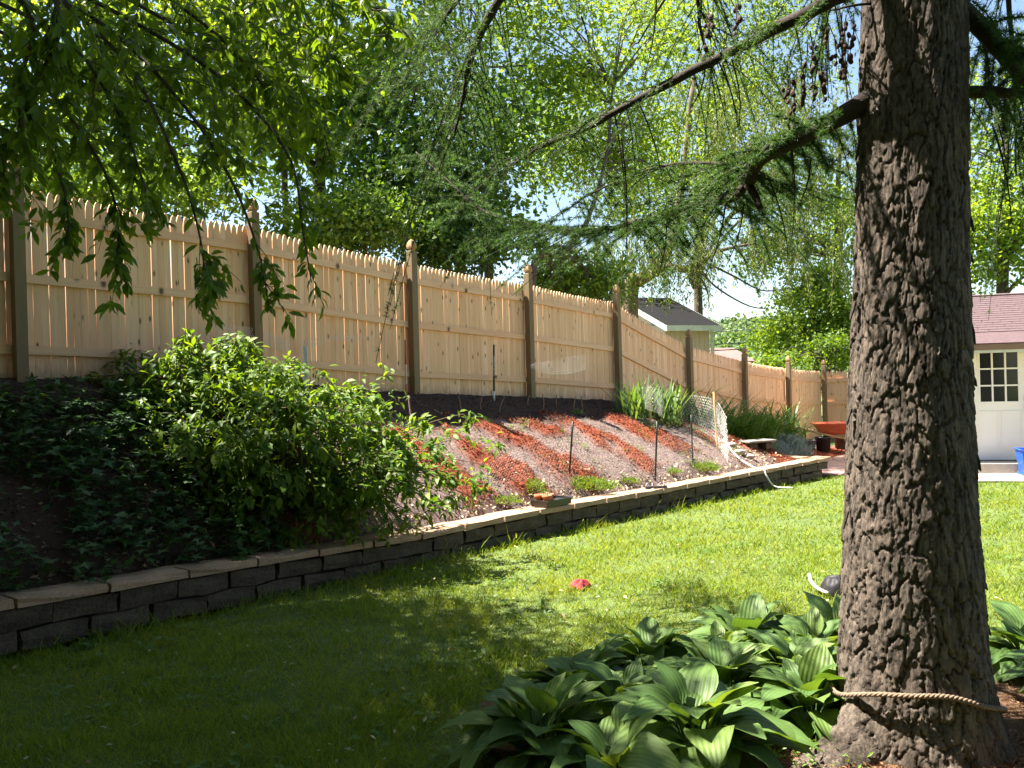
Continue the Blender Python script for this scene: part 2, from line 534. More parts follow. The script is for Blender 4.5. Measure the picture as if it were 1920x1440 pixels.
chips('dead_leaves', 'dry curled tan leaves gathered above the stone wall', scatter_bank(9000, 2, 11.3, lambda u, q: np.clip((q - tw(u) + .75) / .4, 0, 1) * .8 + .9 * np.exp(-((u - 10.6) / .45) ** 2 - ((q - 1.75) / .4) ** 2)),
      (.03, .07), (.02, .045), [(.36, .27, .18), (.5, .40, .27), (.42, .34, .15), (.3, .18, .13)], 1.2)

# ---- stone retaining wall
m_block = M('wall_stone', (.038, .027, .018), (.11, .08, .053), 7, .95, .6, .02, rnd=True, fine=45)
m_cap = M('cap_stone', (.22, .135, .083), (.42, .265, .168), 5, .9, .4, .008, rnd=True, fine=60)
wall = thing('retaining_wall', 'low stone block retaining wall with flat capstones beside the lawn', 'wall', (*xy(0, 2.45), -.1))
bpy.context.view_layer.update()

def rough_block(name, size, mat, jit, seg=(4, 2, 2)):
    """box with broken faces"""
    import bmesh
    bm = bmesh.new(); bmesh.ops.create_cube(bm, size=1.0)
    bmesh.ops.scale(bm, vec=size, verts=bm.verts)
    bmesh.ops.subdivide_edges(bm, edges=bm.edges, cuts=1, use_grid_fill=True)
    for v_ in bm.verts:
        e = sum(abs(abs(v_.co[i]) - size[i] / 2) < 1e-5 for i in range(3))
        for i in range(3):
            v_.co[i] *= 1 - (0.012 / size[i] if e >= 2 else 0)
            v_.co[i] += random.uniform(-jit, jit)
    me_ = bpy.data.meshes.new(name); bm.to_mesh(me_); bm.free()
    me_.materials.append(mat)
    return me_
blk = [rough_block('wall_block', (.44, .26, .138), m_block, .013) for _ in range(5)]
capm = [rough_block('cap_stone', (.595, .31, .07), m_cap, .007) for _ in range(4)]

def put(me_, name, parent, loc, rz, tilt=0.0):
    o_ = bpy.data.objects.new(name, me_); C.objects.link(o_); o_.parent = parent
    o_.location = Vector(loc) - parent.location
    o_.rotation_euler = (0, tilt, rz)
    return o_

def wall_dir(u):
    x0, y0 = xy(u - .2, tw(u - .2)); x1, y1 = xy(u + .2, tw(u + .2))
    return math.atan2(y1 - y0, x1 - x0)
u = -5.2
while u < U_END - .2:
    x, y = xy(u + .3, tw(u + .3) - .14)
    sl_ = -math.atan2(float(zw(u + .6) - zw(u)), .6)
    put(random.choice(capm), 'cap_stone', wall, (x, y, float(zw(u + .3)) - .033), wall_dir(u + .3), sl_)
    u += .602
for row in range(2):
    u = -5.2 - .2 * row
    while u < U_END - .1:
        x, y = xy(u + .22, tw(u + .22) - .155 + random.uniform(-.008, .008))
        put(random.choice(blk), 'wall_block', wall, (x, y, float(zw(u + .22)) - .07 - .071 - row * .141), wall_dir(u + .22), -math.atan2(float(zw(u + .5) - zw(u)), .5))
        u += .445
for k in range(3):          # short return at the far end
    x, y = xy(U_END + .1 - .05 * k, tw(U_END) - .5 - .45 * k)
    put(random.choice(blk), 'wall_block', wall, (x, y, -.03), wall_dir(11) + math.pi / 2 - .1)
    x, y = xy(U_END + .06 - .05 * k, tw(U_END) - .62 - .6 * k)
    if k < 2: put(random.choice(capm), 'cap_stone', wall, (x, y, .055), wall_dir(11) + math.pi / 2 - .1)

# ---- stockade fence
m_pick = wood_mat('new_spruce', (.76, .435, .235), (.92, .59, .36), (.54, .30, .15), dirt=True)
m_rail = wood_mat('rail_wood', (.78, .44, .25), (.84, .51, .31), (.5, .3, .16))
m_post = wood_mat('treated_post', (.21, .13, .065), (.26, .165, .085), (.13, .08, .042), False, (.19, .145, .075))
m_fin = wood_mat('finial_wood', (.36, .20, .09), (.40, .24, .11), (.24, .13, .06), False)
fence = thing('stockade_fence', 'new pale wooden stockade fence climbing the bank', 'fence', (P1[0], P1[1], float(zf(0))))
FO = np.array([P1[0], P1[1], float(zf(0))])
frot = _a

def picket_mesh(w, h=PICKET_H, th=.016):
    k = w / 2
    out = [(-k, 0), (k, 0), (k, h - .105), (k * .86, h - .06), (k * .55, h - .02), (k * .2, h), (-k * .2, h), (-k * .55, h - .02), (-k * .86, h - .06), (-k, h - .105)]
    n = len(out)
    V = [(x, -th / 2, z) for x, z in out] + [(x, th / 2, z) for x, z in out]
    me_ = bpy.data.meshes.new('picket')
    me_.from_pydata(V, [], [tuple(range(n)), tuple(range(2 * n - 1, n - 1, -1))] + [(i, i + n, (i + 1) % n + n, (i + 1) % n) for i in range(n)])
    me_.materials.append(m_pick)
    return me_
pick_gap = [picket_mesh(w) for w in (.0652, .0665, .0675)]
pick_tight = [picket_mesh(w) for w in (.0692, .0698)]

def fence_run(pts, tops, n_pick, gaps):
    """panels between successive post positions (x, y) with picket-tip heights"""
    for i in range(len(pts) - 1):
        a, b = np.array(pts[i]), np.array(pts[i + 1])
        d = b - a; L = np.linalg.norm(d); d /= L
        ang = math.atan2(d[1], d[0]); nb = np.array([-d[1], d[0]])       # nb points away from the camera
        pan = bpy.data.objects.new('fence_panel', None); C.objects.link(pan)
        pan.parent = fence; pan.empty_display_size = .1
        pan.location = Vector((a[0], a[1], tops[i] - PICKET_H)) - Vector(FO)
        npk = n_pick[i]
        pitch = (L - .02) / npk
        for k in range(npk):
            f = (k + .5) / npk
            q = d * (.01 + pitch * (k + .5)) + nb * (.096 + random.uniform(-.002, .002))
            me_ = random.choice(pick_gap if gaps[i] > random.random() else pick_tight)
            o_ = bpy.data.objects.new('picket', me_); C.objects.link(o_); o_.parent = pan
            sag = .02 * math.sin(math.pi * f)
            o_.location = (q[0], q[1], (tops[i + 1] - tops[i]) * f - sag + random.uniform(-.006, .006))
            o_.rotation_euler = (0, random.uniform(-.004, .004), ang)
            sc = pitch / .0705
            o_.scale = (sc, 1, 1)
        for dz in (-.25, -.84, -1.50):
            mb = MB()
            s = np.array([d[0] * .0, d[1] * .0, PICKET_H + dz]) + np.array([*(nb * .068), 0])
            e = np.array([d[0] * L, d[1] * L, PICKET_H + dz + tops[i + 1] - tops[i]]) + np.array([*(nb * .068), 0])
            ax = nrm(e - s); up = nrm(np.array([0, 0, 1.0]) - ax * ax[2]); si = np.cross(up, ax)
            L3 = np.linalg.norm(e - s)
            Rm = np.stack([si, up, ax], 1)
            mb.box((0, 0, 0), (.036, .082, L3 - .004), None, .004)
            o_ = mb.build('rail', m_rail, pan)
            M4 = np.eye(4); M4[:3, :3] = Rm; M4[:3, 3] = (s + e) / 2
            o_.matrix_local = Matrix(M4.tolist())

def fence_post(x, y, ztop, ang, depth=2.0):
    hw = .05
    mb = MB().box((0, 0, -depth / 2 + .0), (2 * hw, 2 * hw, depth), None, .006)
    p = mb.build('fence_post', m_post, fence)
    p.location = Vector((x, y, ztop + .14)) - Vector(FO)
    p.rotation_euler = (random.uniform(-.006, .006), random.uniform(-.006, .006), ang)
    f = MB()
    th = [k * math.pi / 2 + math.pi / 4 for k in range(4)]
    prof = [(.036, -.004), (.036, .018), (.05, .03), (.053, .052), (.051, .075), (.043, .105), (.028, .135), (.008, .152)]
    n = 12
    V, Fq = [], []
    for r, z in prof:
        for k in range(n):
            q = 2 * math.pi * k / n + math.pi / 4
            sq = 1 / max(abs(math.cos(q)), abs(math.sin(q))) * .75 + .25
            V.append((r * sq * math.cos(q), r * sq * math.sin(q), z))
    for i in range(len(prof) - 1):
        for k in range(n):
            Fq.append((i * n + k, i * n + (k + 1) % n, i * n + n + (k + 1) % n, i * n + n + k))
    f.add(V, Fq, [[(len(prof) - 1) * n + k for k in range(n)]])
    f.build('finial', m_fin, p)

pts = [xy(u_, 0) for u_ in POST_U]
pts = [(float(a), float(b)) for a, b in pts]
fence_run(pts, list(TOP_Z), [33, 34, 33, 33, 33, 33, 33, 33, 32], [.5, .4, .9, .35, .15, .05, .05, .05, .05])
pe = [pts[-1], (pts[-1][0] + 2.38, pts[-1][1] - .5), (pts[-1][0] + 4.7, pts[-1][1] - 1.1)]
fence_run(pe, [1.605, 1.60, 1.60], [33, 32], [.1, .1])
for (x, y), z in zip(pts + pe[1:], list(TOP_Z) + [1.6, 1.6]):
    fence_post(x, y, z, frot)

# ------------------------------------------------------------------ lawn grass
def in_soil_patch(x, y):
    """bare planting patch round the larch and the hostas"""
    w = .25 * (fbm(x * 2, y * 2, 0, 2, 31) - .5)
    a = ((x - 1.0) / 1.25) ** 2 + ((y - 4.15) / 1.0) ** 2 + w * 2
    b = ((x - 2.5) / 1.2) ** 2 + ((y - 4.2) / 1.05) ** 2 + w * 2
    return (np.minimum(a, b) < 1)

GAR = np.array([8.02, 15.25]); GANG = R_(-16)             # left jamb of the garage door, facade direction
GD = np.array([math.cos(GANG), math.sin(GANG)]); GN = np.array([GD[1], -GD[0]])   # GN faces the camera

def gcoord(x, y):
    dx, dy = np.asarray(x) - GAR[0], np.asarray(y) - GAR[1]
    return dx * GD[0] + dy * GD[1], dx * GN[0] + dy * GN[1]

def paved(x, y):
    a, b = gcoord(x, y)
    u, t = ut(x, y)
    e = .08 * (fbm(np.asarray(x) * 4, np.asarray(y) * 4, 0, 2, 8) - .5)
    return ((a > -1.5) & (b < 1.75 + e) & (b > -6)) | ((u > 12.1) & (t < 3.1 + e) & (t > -.2))

def grass(n, d0, d1, hr, w0, name, label, cond=None, cols=None):
    d = np.exp(rng.uniform(math.log(d0), math.log(d1), n))
    a = rng.uniform(-.74, .74, n)
    x, y = a * d, d
    u, t = ut(x, y)
    ok = (((t > tw(u) - .0) & (u < U_END + .15)) | ((u >= U_END + .15) & (t > .15))) & ~in_soil_patch(x, y) & ~paved(x, y)
    ok &= rng.uniform(size=n) < .3 + 1.25 * fbm(x * 1.4, y * 1.4, 0, 3, 47)
    if cond is not None: ok &= cond(x, y, u, t)
    x, y, u, t = x[ok], y[ok], u[ok], t[ok]
    n = len(x)
    P = np.stack([x, y, lawn_z(x, y) - .004], -1)
    tuft = fbm(x * 3, y * 3, 0, 3, 41)
    D = nrm(np.stack([rng.normal(0, .55, n), rng.normal(0, .55, n), np.ones(n)], -1) + (.5 * (np.stack([fbm(x * 4, y * 4, 0, 2, 42), fbm(x * 4, y * 4, 3, 2, 43), np.zeros(n)], -1) - .5)))
    N = nrm(np.stack([rng.normal(size=n), rng.normal(size=n), .3 * rng.normal(size=n)], -1))
    h = rng.uniform(*hr, n) * (.35 + 1.5 * tuft ** 1.4)
    near_wall = np.clip(1 - (t - tw(u)) / .3, 0, 1) * (u < U_END)
    h *= 1 + .9 * near_wall * rng.uniform(0, 1, n)
    w = w0 * np.clip(y / 5, .8, 3.2) * rng.uniform(.7, 1.3, n)
    V, Fc = place(BLADE, P, D, N, h, w)
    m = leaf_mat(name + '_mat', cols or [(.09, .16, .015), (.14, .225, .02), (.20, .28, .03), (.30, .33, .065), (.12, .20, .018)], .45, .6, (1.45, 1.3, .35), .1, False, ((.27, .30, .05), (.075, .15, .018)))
    o = mkobj(name, np_mesh(name, V, [Fc]), m)
    return tag(o, label, 'grass', kind='stuff')
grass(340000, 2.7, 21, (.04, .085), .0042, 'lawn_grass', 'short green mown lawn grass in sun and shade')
grass(9000, 4.5, 13, (.12, .2), .0045, 'long_grass', 'long uncut grass blades at the foot of the wall', lambda x, y, u, t: (t < tw(u) + .22) & (fbm(u * 2.2, t, 0, 2, 51) > .36))

# ---- bare soil under the larch and the hostas
m_soil = M('needle_litter_soil', (.05, .028, .016), (.16, .085, .045), 9, .95, .7, .02, fine=70)
sx = np.arange(-.6, 4.1, .05); sy = np.arange(2.6, 5.6, .05)
SX, SY = np.meshgrid(sx, sy, indexing='ij')
msk = in_soil_patch(SX, SY)
SZ = lawn_z(SX, SY) + .012 + .02 * (fbm(SX * 9, SY * 9, 0, 3, 6) - .3)
fc = grid_faces(len(sx), len(sy)); fc = fc[msk.ravel()[fc].all(1)]
o = mkobj('planting_soil', np_mesh('planting_soil', np.stack([SX, SY, SZ], -1).reshape(-1, 3), [fc], True), m_soil)
tag(o, 'bare brown soil with larch needle litter under the hostas', 'soil', kind='structure')
n = 9000
ang = rng.uniform(0, 2 * math.pi, n); rr = np.abs(rng.normal(0, .55, n)) + .2
Pn = np.stack([1.75 + rr * np.cos(ang), 3.85 + rr * np.sin(ang), np.zeros(n)], -1)
Pn[:, 2] = lawn_z(Pn[:, 0], Pn[:, 1]) + .03
V, Fc = place(LEAF2, Pn, rand_unit(n) * np.array([1, 1, .3]), rand_unit(n) * .5 + np.array([0, 0, 1]), rng.uniform(.02, .05, n), rng.uniform(.002, .006, n))
o = mkobj('needle_litter', np_mesh('needle_litter', V, [Fc]), chip_mat('needle_litter_mat', [(.18, .08, .035), (.36, .20, .10), (.48, .30, .17), (.25, .12, .06)]))
tag(o, 'orange brown fallen larch needles round the trunk base', 'needle litter', kind='stuff')

# ------------------------------------------------------------------ larch
def bark_mat(name, a, b, c_):
    t = NT(name)
    v = t.coords((1, 1, .35))
    n1 = t.noise(v, 18, 5, .65); n2 = t.noise(t.coords((1, 1, .5)), 70, 4, .7)
    c = t.ramp(n1, [(.3, a), (.5, b), (.72, c_)])
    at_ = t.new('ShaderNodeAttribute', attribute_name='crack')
    c = t.mix(t.ramp(at_.outputs['Fac'], [(.1, (1, 1, 1)), (.6, (0, 0, 0))]), c, tuple(x * .45 for x in a))  # cracks darkened by colour, deepening the shade of the bark
    c = t.mix(t.ramp(n2, [(.4, (0, 0, 0)), (.75, (.6, .6, .6))]), c, tuple(min(1, x * 1.5) for x in c_))
    t.col(c); t.setv(t.b, Roughness=.92); t.b.inputs['Specular IOR Level'].default_value = .2
    n3 = t.noise(t.coords((1, 1, .16)), 95, 5, .7)
    c = t.mix(t.ramp(n3, [(.35, (0, 0, 0)), (.7, (.55, .55, .55))]), c, tuple(x * .7 for x in a)); t.col(c)
    t.bump(n3, .9, .010)
    return t.m
m_bark = bark_mat('larch_bark', (.024, .019, .015), (.07, .055, .043), (.19, .145, .112))
m_limb = M('larch_limb_bark', (.018, .013, .010), (.05, .036, .026), 22, .95, .6, .01, fine=90)
LY = 3.87
tab = [(1440, 1722, 362), (1360, 1722, 326), (1300, 1722, 305), (1200, 1716, 286), (1000, 1712, 264), (700, 1709, 236), (500, 1710, 220), (200, 1717, 214), (0, 1720, 207), (-400, 1723, 190)]
tz, tx, tr = [], [], []
for py, cx, w in tab:
    p = at(cx - 6, py, LY); tz.append(p[2]); tx.append(p[0]); tr.append(w / 2 / F_PX * LY * .89)
tz, tx, tr = map(np.array, (tz, tx, tr))
ez = np.concatenate([tz, [9, 14]]); ex = np.concatenate([tx, [tx[-1] + .05, tx[-1] + .1]]); er = np.concatenate([tr, [.15, .04]])
def tr_r(z): return np.interp(z, ez, er)
def tr_x(z): return np.interp(z, ez, ex)
larch = thing('larch_tree', 'large larch with rugged brown bark standing in front of the garage', 'tree', (float(tr_x(0)), LY, -.07))
LO = np.array([float(tr_x(0)), LY, -.07])

def voro(a, z, na, cz, seed, ch):
    """cell noise on the unrolled trunk, periodic round it: nearest, second, cell random, offset up the cell"""
    gx_, gz_ = a * na, z / cz
    ix, iz = np.floor(gx_), np.floor(gz_)
    f1 = np.full(a.shape, 9.0); f2 = f1.copy(); cid = np.zeros(a.shape); off = np.zeros(a.shape)
    for dx in (-1, 0, 1):
        for dz in (-1, 0, 1):
            jx, jz = np.mod(ix + dx, na), iz + dz
            qx = ix + dx + _hash(jx, jz, jx * 0, seed); qz = jz + _hash(jx, jz, jx * 0 + 1, seed)
            d = np.hypot(gx_ - qx, gz_ - qz)
            c = _hash(jx, jz, jx * 0 + 2, seed)
            n1 = d < f1
            f2 = np.where(n1, f1, np.minimum(f2, d)); off = np.where(n1, gz_ - qz, off); cid = np.where(n1, c, cid); f1 = np.where(n1, d, f1)
    return f1, f2, cid, off

nth, z0, z1 = 340, -.13, 4.3
zz = np.concatenate([np.arange(z0, z1, .007)])
th = np.linspace(0, 1, nth, endpoint=False)
TH, ZZ = np.meshgrid(th, zz, indexing='xy')
wob = (fbm(np.cos(TH * 2 * math.pi) * 3, np.sin(TH * 2 * math.pi) * 3, ZZ * 3.5, 3, 61) - .5)
wob2 = (fbm(np.cos(TH * 2 * math.pi) * 5, np.sin(TH * 2 * math.pi) * 5, ZZ * 6, 2, 63) - .5)
CX, SX_ = np.cos(TH * 2 * math.pi), np.sin(TH * 2 * math.pi)
def ring_n(k, kz, o, seed): return fbm(CX * k, SX_ * k, ZZ * kz, o, seed)
wa = ring_n(3.5, 4.0, 4, 61) - .5; wb_ = ring_n(5.0, 7.0, 4, 62) - .5; jag = ring_n(26, 26, 3, 66) - .5
f1, f2, cid, off = voro(np.mod(TH + wa * .07 + jag * .012, 1), ZZ + wb_ * .22 + jag * .03, 38, .17, 1, .3)      # long plates
g1, g2, cid2, off2 = voro(np.mod(TH + wb_ * .05 + jag * .010, 1), ZZ + wa * .15 + jag * .03, 70, .075, 2, .3)    # flakes on them
edge = np.clip((f2 - f1) / .13, 0, 1); edge2 = np.clip((g2 - g1) / .12, 0, 1); edge3 = np.clip(.35 + ring_n(30, 6, 3, 131), 0, 1)
grow = np.interp(ZZ, [0, 1, 4], [1.25, 1.0, .85])
disp = grow * (.0095 * edge ** .5 + .006 * cid * edge - .005 * np.clip(off, -.9, .9) * edge + (.0055 * cid2 + .0028 * edge2 - .003 * np.clip(off2, -.9, .9)) * edge)
disp = disp + .004 * (ring_n(40, 5, 3, 141) - .5) - .020
ridge = (fbm(np.cos(TH * 2 * math.pi) * 2.2, np.sin(TH * 2 * math.pi) * 2.2, ZZ * .5, 2, 71) - .5) * .03
RR = tr_r(ZZ) + disp + ridge
A = TH * 2 * math.pi
fl = np.exp(-np.clip(ZZ + .13, 0, None) / .12)
for ra, amp, wd in ((R_(203), .62, .26), (R_(262), .07, .35), (R_(320), .10, .3), (R_(20), .13, .3), (R_(95), .2, .4), (R_(150), .16, .3)):
    dd = np.angle(np.exp(1j * (A - ra)))
    RR = RR + amp * np.exp(-(dd / wd) ** 2) * fl
X = tr_x(ZZ) + RR * np.cos(A); Y = LY + RR * np.sin(A)
me = np_mesh('trunk', np.stack([X, Y, ZZ], -1).reshape(-1, 3) - LO, [], True) if False else None
m_, n_ = ZZ.shape
i, j = np.meshgrid(np.arange(m_ - 1), np.arange(n_), indexing='ij'); jj = (j + 1) % n_
Fq = np.stack([i * n_ + j, i * n_ + jj, (i + 1) * n_ + jj, (i + 1) * n_ + j], -1).reshape(-1, 4)
me = np_mesh('trunk', np.stack([X, Y, ZZ], -1).reshape(-1, 3) - LO, [Fq], True)
at2 = me.attributes.new('crack', 'FLOAT', 'POINT')
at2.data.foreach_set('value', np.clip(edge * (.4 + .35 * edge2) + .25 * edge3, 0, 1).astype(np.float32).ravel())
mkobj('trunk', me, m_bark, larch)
zt = np.linspace(4.48, 13.5, 14)
MB().tube(np.stack([tr_x(zt), np.full(14, LY), zt], -1) - LO, tr_r(zt), 14).build('upper_trunk', m_limb, larch, True)
# lifted bark flakes on the outline
for py, side, w, h in ((600, 1, .03, .11), (845, 1, .028, .09), (700, 1, .03, .06), (1160, 1, .022, .07), (400, 1, .02, .09), (330, -1, .02, .07), (950, -1, .02, .08), (255, -1, .02, .1), (560, -1, .025, .08), (1080, 1, .02, .06), (470, 1, .018, .06), (760, -1, .02, .07)):
    z = at(1820, py, LY)[2]
    r = float(tr_r(z)) + .016
    x = float(tr_x(z)) + side * r
    V = np.array([[0, -w / 2, 0], [0, w / 2, 0], [side * .012, -w * .6, -h * .5], [side * .012, w * .5, -h * .5], [side * .022, -w * .2, -h], [side * .022, w * .25, -h * .94]])
    V = np.vstack([V, V + np.array([-side * .007, 0, .002])])
    Fq = [[0, 1, 3, 2], [2, 3, 5, 4], [6, 8, 9, 7], [8, 10, 11, 9], [0, 2, 8, 6], [1, 7, 9, 3], [2, 4, 10, 8], [3, 9, 11, 5], [4, 5, 11, 10], [0, 6, 7, 1]]
    MB().add(V + np.array([x, LY - .03, z]) - LO, Fq).build('bark_flake', m_limb, larch)

m_needle = leaf_mat('larch_needles', [(.045, .10, .032), (.07, .14, .04), (.10, .175, .05), (.06, .12, .05)], .4, .5, (1.2, 1.15, .5), .25)
needle_V, needle_F, needle_n = [], [], 0
twig_mb = MB()
def tufts(P, r=.03, k=14, up=0.0):
    global needle_n
    n = len(P)
    if not n: return
    PP = np.repeat(P, k, 0)
    k = k; D = rand_unit(n * k) + np.array([0, 0, up])
    L = r * rng.uniform(.75, 1.2, n * k)
    V, Fc = place(NEEDLE, PP, D, rand_unit(n * k), L, .0034)
    needle_V.append(V); needle_F.append(Fc + needle_n); needle_n += len(V)

def twig(p, d, L, droop, r=.0032, ntuft=0, tr_=.03, k=13, knobs=True):
    d = nrm(d)
    m = 7
    s = np.linspace(0, 1, m)[:, None]
    side = rng.normal(size=3) * .08
    P = p + d * s * L + np.array([0, 0, -1.0]) * droop * L * s ** 2 + side * L * s ** 2
    twig_mb.tube(P - LO, np.linspace(r, r * .45, m), 4, False)
    if ntuft:
        q = rng.uniform(.08, 1, ntuft); q.sort()
        idx = q * (m - 1); i_ = np.clip(idx.astype(int), 0, m - 2); f = (idx - i_)[:, None]
        T = P[i_] * (1 - f) + P[i_ + 1] * f
        tufts(T - LO, tr_, k)
    return P

def limb(path, r0, r1, n=40, name='limb'):
    P = curve([at(*q) for q in path], n)
    P += .012 * np.stack([vnoise(np.arange(n) * .7, 1.5, 0, 81 + k) - .5 for k in range(3)], -1)
    rad = np.linspace(r0, r1, n) * (1 + .25 * (vnoise(np.arange(n) * 1.1, .5, 0, 7) - .5))
    MB().tube(P - LO, rad, 9).build(name, m_limb, larch, True)
    return P, rad

A1, _ = limb([(1690, 150, 3.85), (1625, 188, 3.85), (1560, 228, 3.9), (1480, 268, 4.1), (1425, 300, 4.3), (1402, 345, 4.5)], .05, .032, 26)
A2, _ = limb([(1404, 340, 4.5), (1370, 372, 4.6), (1300, 385, 4.9), (1230, 408, 5.2), (1180, 420, 5.4), (1100, 435, 5.8), (980, 420, 6.4), (900, 392, 6.8), (830, 330, 7.1), (780, 285, 7.4)], .026, .006, 46)
A3, _ = limb([(1412, 312, 4.4), (1380, 314, 4.5), (1330, 305, 4.7), (1240, 312, 5.0), (1130, 352, 5.4), (1060, 395, 5.7)], .014, .004, 30)
B1, _ = limb([(1720, -110, 3.86), (1640, -45, 3.75), (1560, 0, 3.75), (1480, 42, 3.9), (1340, 112, 4.2), (1180, 195, 4.6), (1090, 245, 4.9), (1010, 278, 5.2), (930, 330, 5.6)], .04, .008, 50)
C1, _ = limb([(1722, -900, 3.86), (1400, -420, 4.2), (1080, -170, 4.5), (950, -20, 4.6), (885, 100, 4.7), (872, 170, 4.8), (850, 260, 4.9)], .045, .006, 50)
D1, _ = limb([(1740, -40, 3.87), (1830, 42, 3.85), (1900, 120, 3.85), (1990, 200, 3.9), (2120, 260, 4.0)], .045, .03, 24)
E1, _ = limb([(1740, 168, 3.87), (1815, 172, 3.83), (1860, 173, 3.8), (1930, 174, 3.75), (2150, 165, 3.6)], .03, .022, 20)
F1, _ = limb([(1660, 5, 3.86), (1600, 10, 3.8), (1570, 17, 3.85), (1530, 28, 3.95), (1500, 60, 4.0)], .007, .003, 16)
K1, _ = limb([(1402, 345, 4.48), (1415, 365, 4.45), (1425, 392, 4.42)], .025, .016, 8)
# a few boughs that start above the frame and sweep down into it
G1, _ = limb([(1722, -700, 3.87), (1480, -330, 4.4), (1330, -120, 4.8), (1310, 30, 5.0), (1345, 150, 5.1)], .03, .004, 34)
G2, _ = limb([(1722, -500, 3.87), (1250, -300, 5.0), (1000, -140, 5.8), (830, 40, 6.3), (770, 200, 6.6)], .035, .006, 40)
G3, _ = limb([(1722, -600, 3.87), (1850, -330, 4.6), (1880, -100, 4.9), (1900, 120, 5.0), (1905, 330, 5.1)], .03, .005, 34)
G4, _ = limb([(1722, -450, 3.87), (1600, -230, 4.3), (1560, -60, 4.6), (1540, 60, 4.7)], .022, .004, 26)

def dress(P, n, Lr, droop, ntuft, s0=.15, tr_=.03, k=13, sd=1.0):
    m = len(P)
    for q in rng.uniform(s0, 1, n):
        i_ = min(int(q * (m - 1)), m - 2)
        ax = nrm(P[i_ + 1] - P[i_])
        d = nrm(np.cross(ax, np.array([0, 0, 1.0])) * rng.choice([-1, 1]) * sd + ax * rng.uniform(-.2, .8) + np.array([0, 0, rng.uniform(-.5, .25)]))
        twig(P[i_], d, rng.uniform(*Lr), droop * rng.uniform(.4, 1.4), ntuft=int(ntuft * 1.9 * rng.uniform(.6, 1.3)), tr_=tr_, k=k)
dress(A1, 46, (.15, .5), .25, 14, .3, .038, 16)
dress(A2, 130, (.2, .75), .35, 18, .03, .036, 14)
dress(A3, 44, (.15, .5), .5, 13, .1)
dress(B1, 45, (.2, .6), .7, 9, .25)
dress(C1, 38, (.25, .8), .8, 15, .5)
dress(G1, 32, (.25, .8), .9, 14, .35)
dress(G2, 85, (.3, 1.0), .8, 19, .35, .034)
dress(G3, 60, (.25, .7), .7, 14, .3)
dress(G4, 40, (.2, .5), .8, 11, .3)
dress(D1, 44, (.15, .5), .4, 15, .1, .038, 16)
dress(E1, 20, (.15, .4), .5, 8, .15)
# bare hanging twigs with knobbly spurs
for px, y0, y1, d in ((1231, -20, 150, 4.5), (1165, 258, 480, 4.75), (1197, 190, 345, 4.6), (1152, 210, 470, 4.8), (1308, 40, 245, 4.3), (1345, 110, 240, 4.25), (1322, 120, 200, 4.3), (1372, 110, 235, 4.2), (1478, 230, 440, 4.1), (1440, 330, 480, 4.4), (1395, 380, 500, 4.6), (1360, 385, 520, 4.7), (1090, 30, 120, 5.0), (1310, -20, 60, 4.4), (1520, 300, 400, 4.0), (1250, 400, 520, 5.2), (1845, 180, 300, 3.8), (1860, 230, 420, 3.85)):
    a, b = at(px, y0, d), at(px + rng.uniform(-45, 45), y1, d + .1)
    m = 12
    s = np.linspace(0, 1, m)[:, None]
    P = a + (b - a) * s + np.array([1, 0, 0]) * .02 * np.sin(s * 3)
    twig_mb.tube(P - LO, np.linspace(.005, .002, m), 5, False)
    for q in rng.uniform(.05, 1, 16):
        p = a + (b - a) * q + np.array([1, 0, 0]) * .02 * math.sin(q * 3)
        dv = rand_unit(1)[0] * .008
        twig_mb.tube(np.array([p, p + dv]) - LO, [.0035, .0025], 4)
    tufts(a + (b - a) * rng.uniform(.1, 1, (3, 1)) - LO, .028, 9)
for k in range(34):  # low limbs towards the camera, added to keep sky light off the foreground
    z = rng.uniform(3.9, 6.5); an = R_(rng.uniform(-165, -25)); L = rng.uniform(2.6, 4.2)
    m = 12; s = np.linspace(0, 1, m)[:, None]
    dv = np.array([math.cos(an), math.sin(an), .1])
    P = np.array([tr_x(z), LY, z]) + dv * L * s + np.array([0, 0, -.2 * L]) * s ** 2
    MB().tube(P - LO, np.linspace(.035, .006, m), 6).build('limb', m_limb, larch, True)
    for q in rng.uniform(.3, 1, 30):
        i_ = min(int(q * (m - 1)), m - 2)
        twig(P[i_], nrm(rand_unit(1)[0] * np.array([1, 1, .3]) + dv * .4), rng.uniform(.3, .8), .3, ntuft=9, tr_=.055, k=9)
# high crown added out of the top of the frame to shade the yard
for k in range(64):
    z = rng.uniform(4.3, 12.5); an = rng.uniform(0, 2 * math.pi)
    L = np.interp(z, [4, 7, 13], [3.8, 3.4, .8]) * rng.uniform(.7, 1.1)
    if math.cos(an) < -.25 and rng.random() < .8: L *= .3
    m = 12; s = np.linspace(0, 1, m)[:, None]
    dv = np.array([math.cos(an), math.sin(an), .05])
    P = np.array([tr_x(z), LY, z]) + dv * L * s + np.array([0, 0, -.28 * L]) * s ** 2 + np.array([0, 0, .12 * L]) * np.clip(s - .6, 0, 1)
    MB().tube(P - LO, np.linspace(.035, .006, m), 6).build('limb', m_limb, larch, True)
    for q in rng.uniform(.15, 1, 26):
        i_ = min(int(q * (m - 1)), m - 2)
        d = nrm(rand_unit(1)[0] * np.array([1, 1, .35]) + dv * .4)
        twig(P[i_], d, rng.uniform(.3, .9), .4, ntuft=8, tr_=.05, k=9)
tag(twig_mb.build('twigs', m_limb, larch), kind='stuff')
o = mkobj('needles', np_mesh('needles', np.concatenate(needle_V), [np.concatenate(needle_F)]), m_needle, larch)
tag(o, kind='stuff')
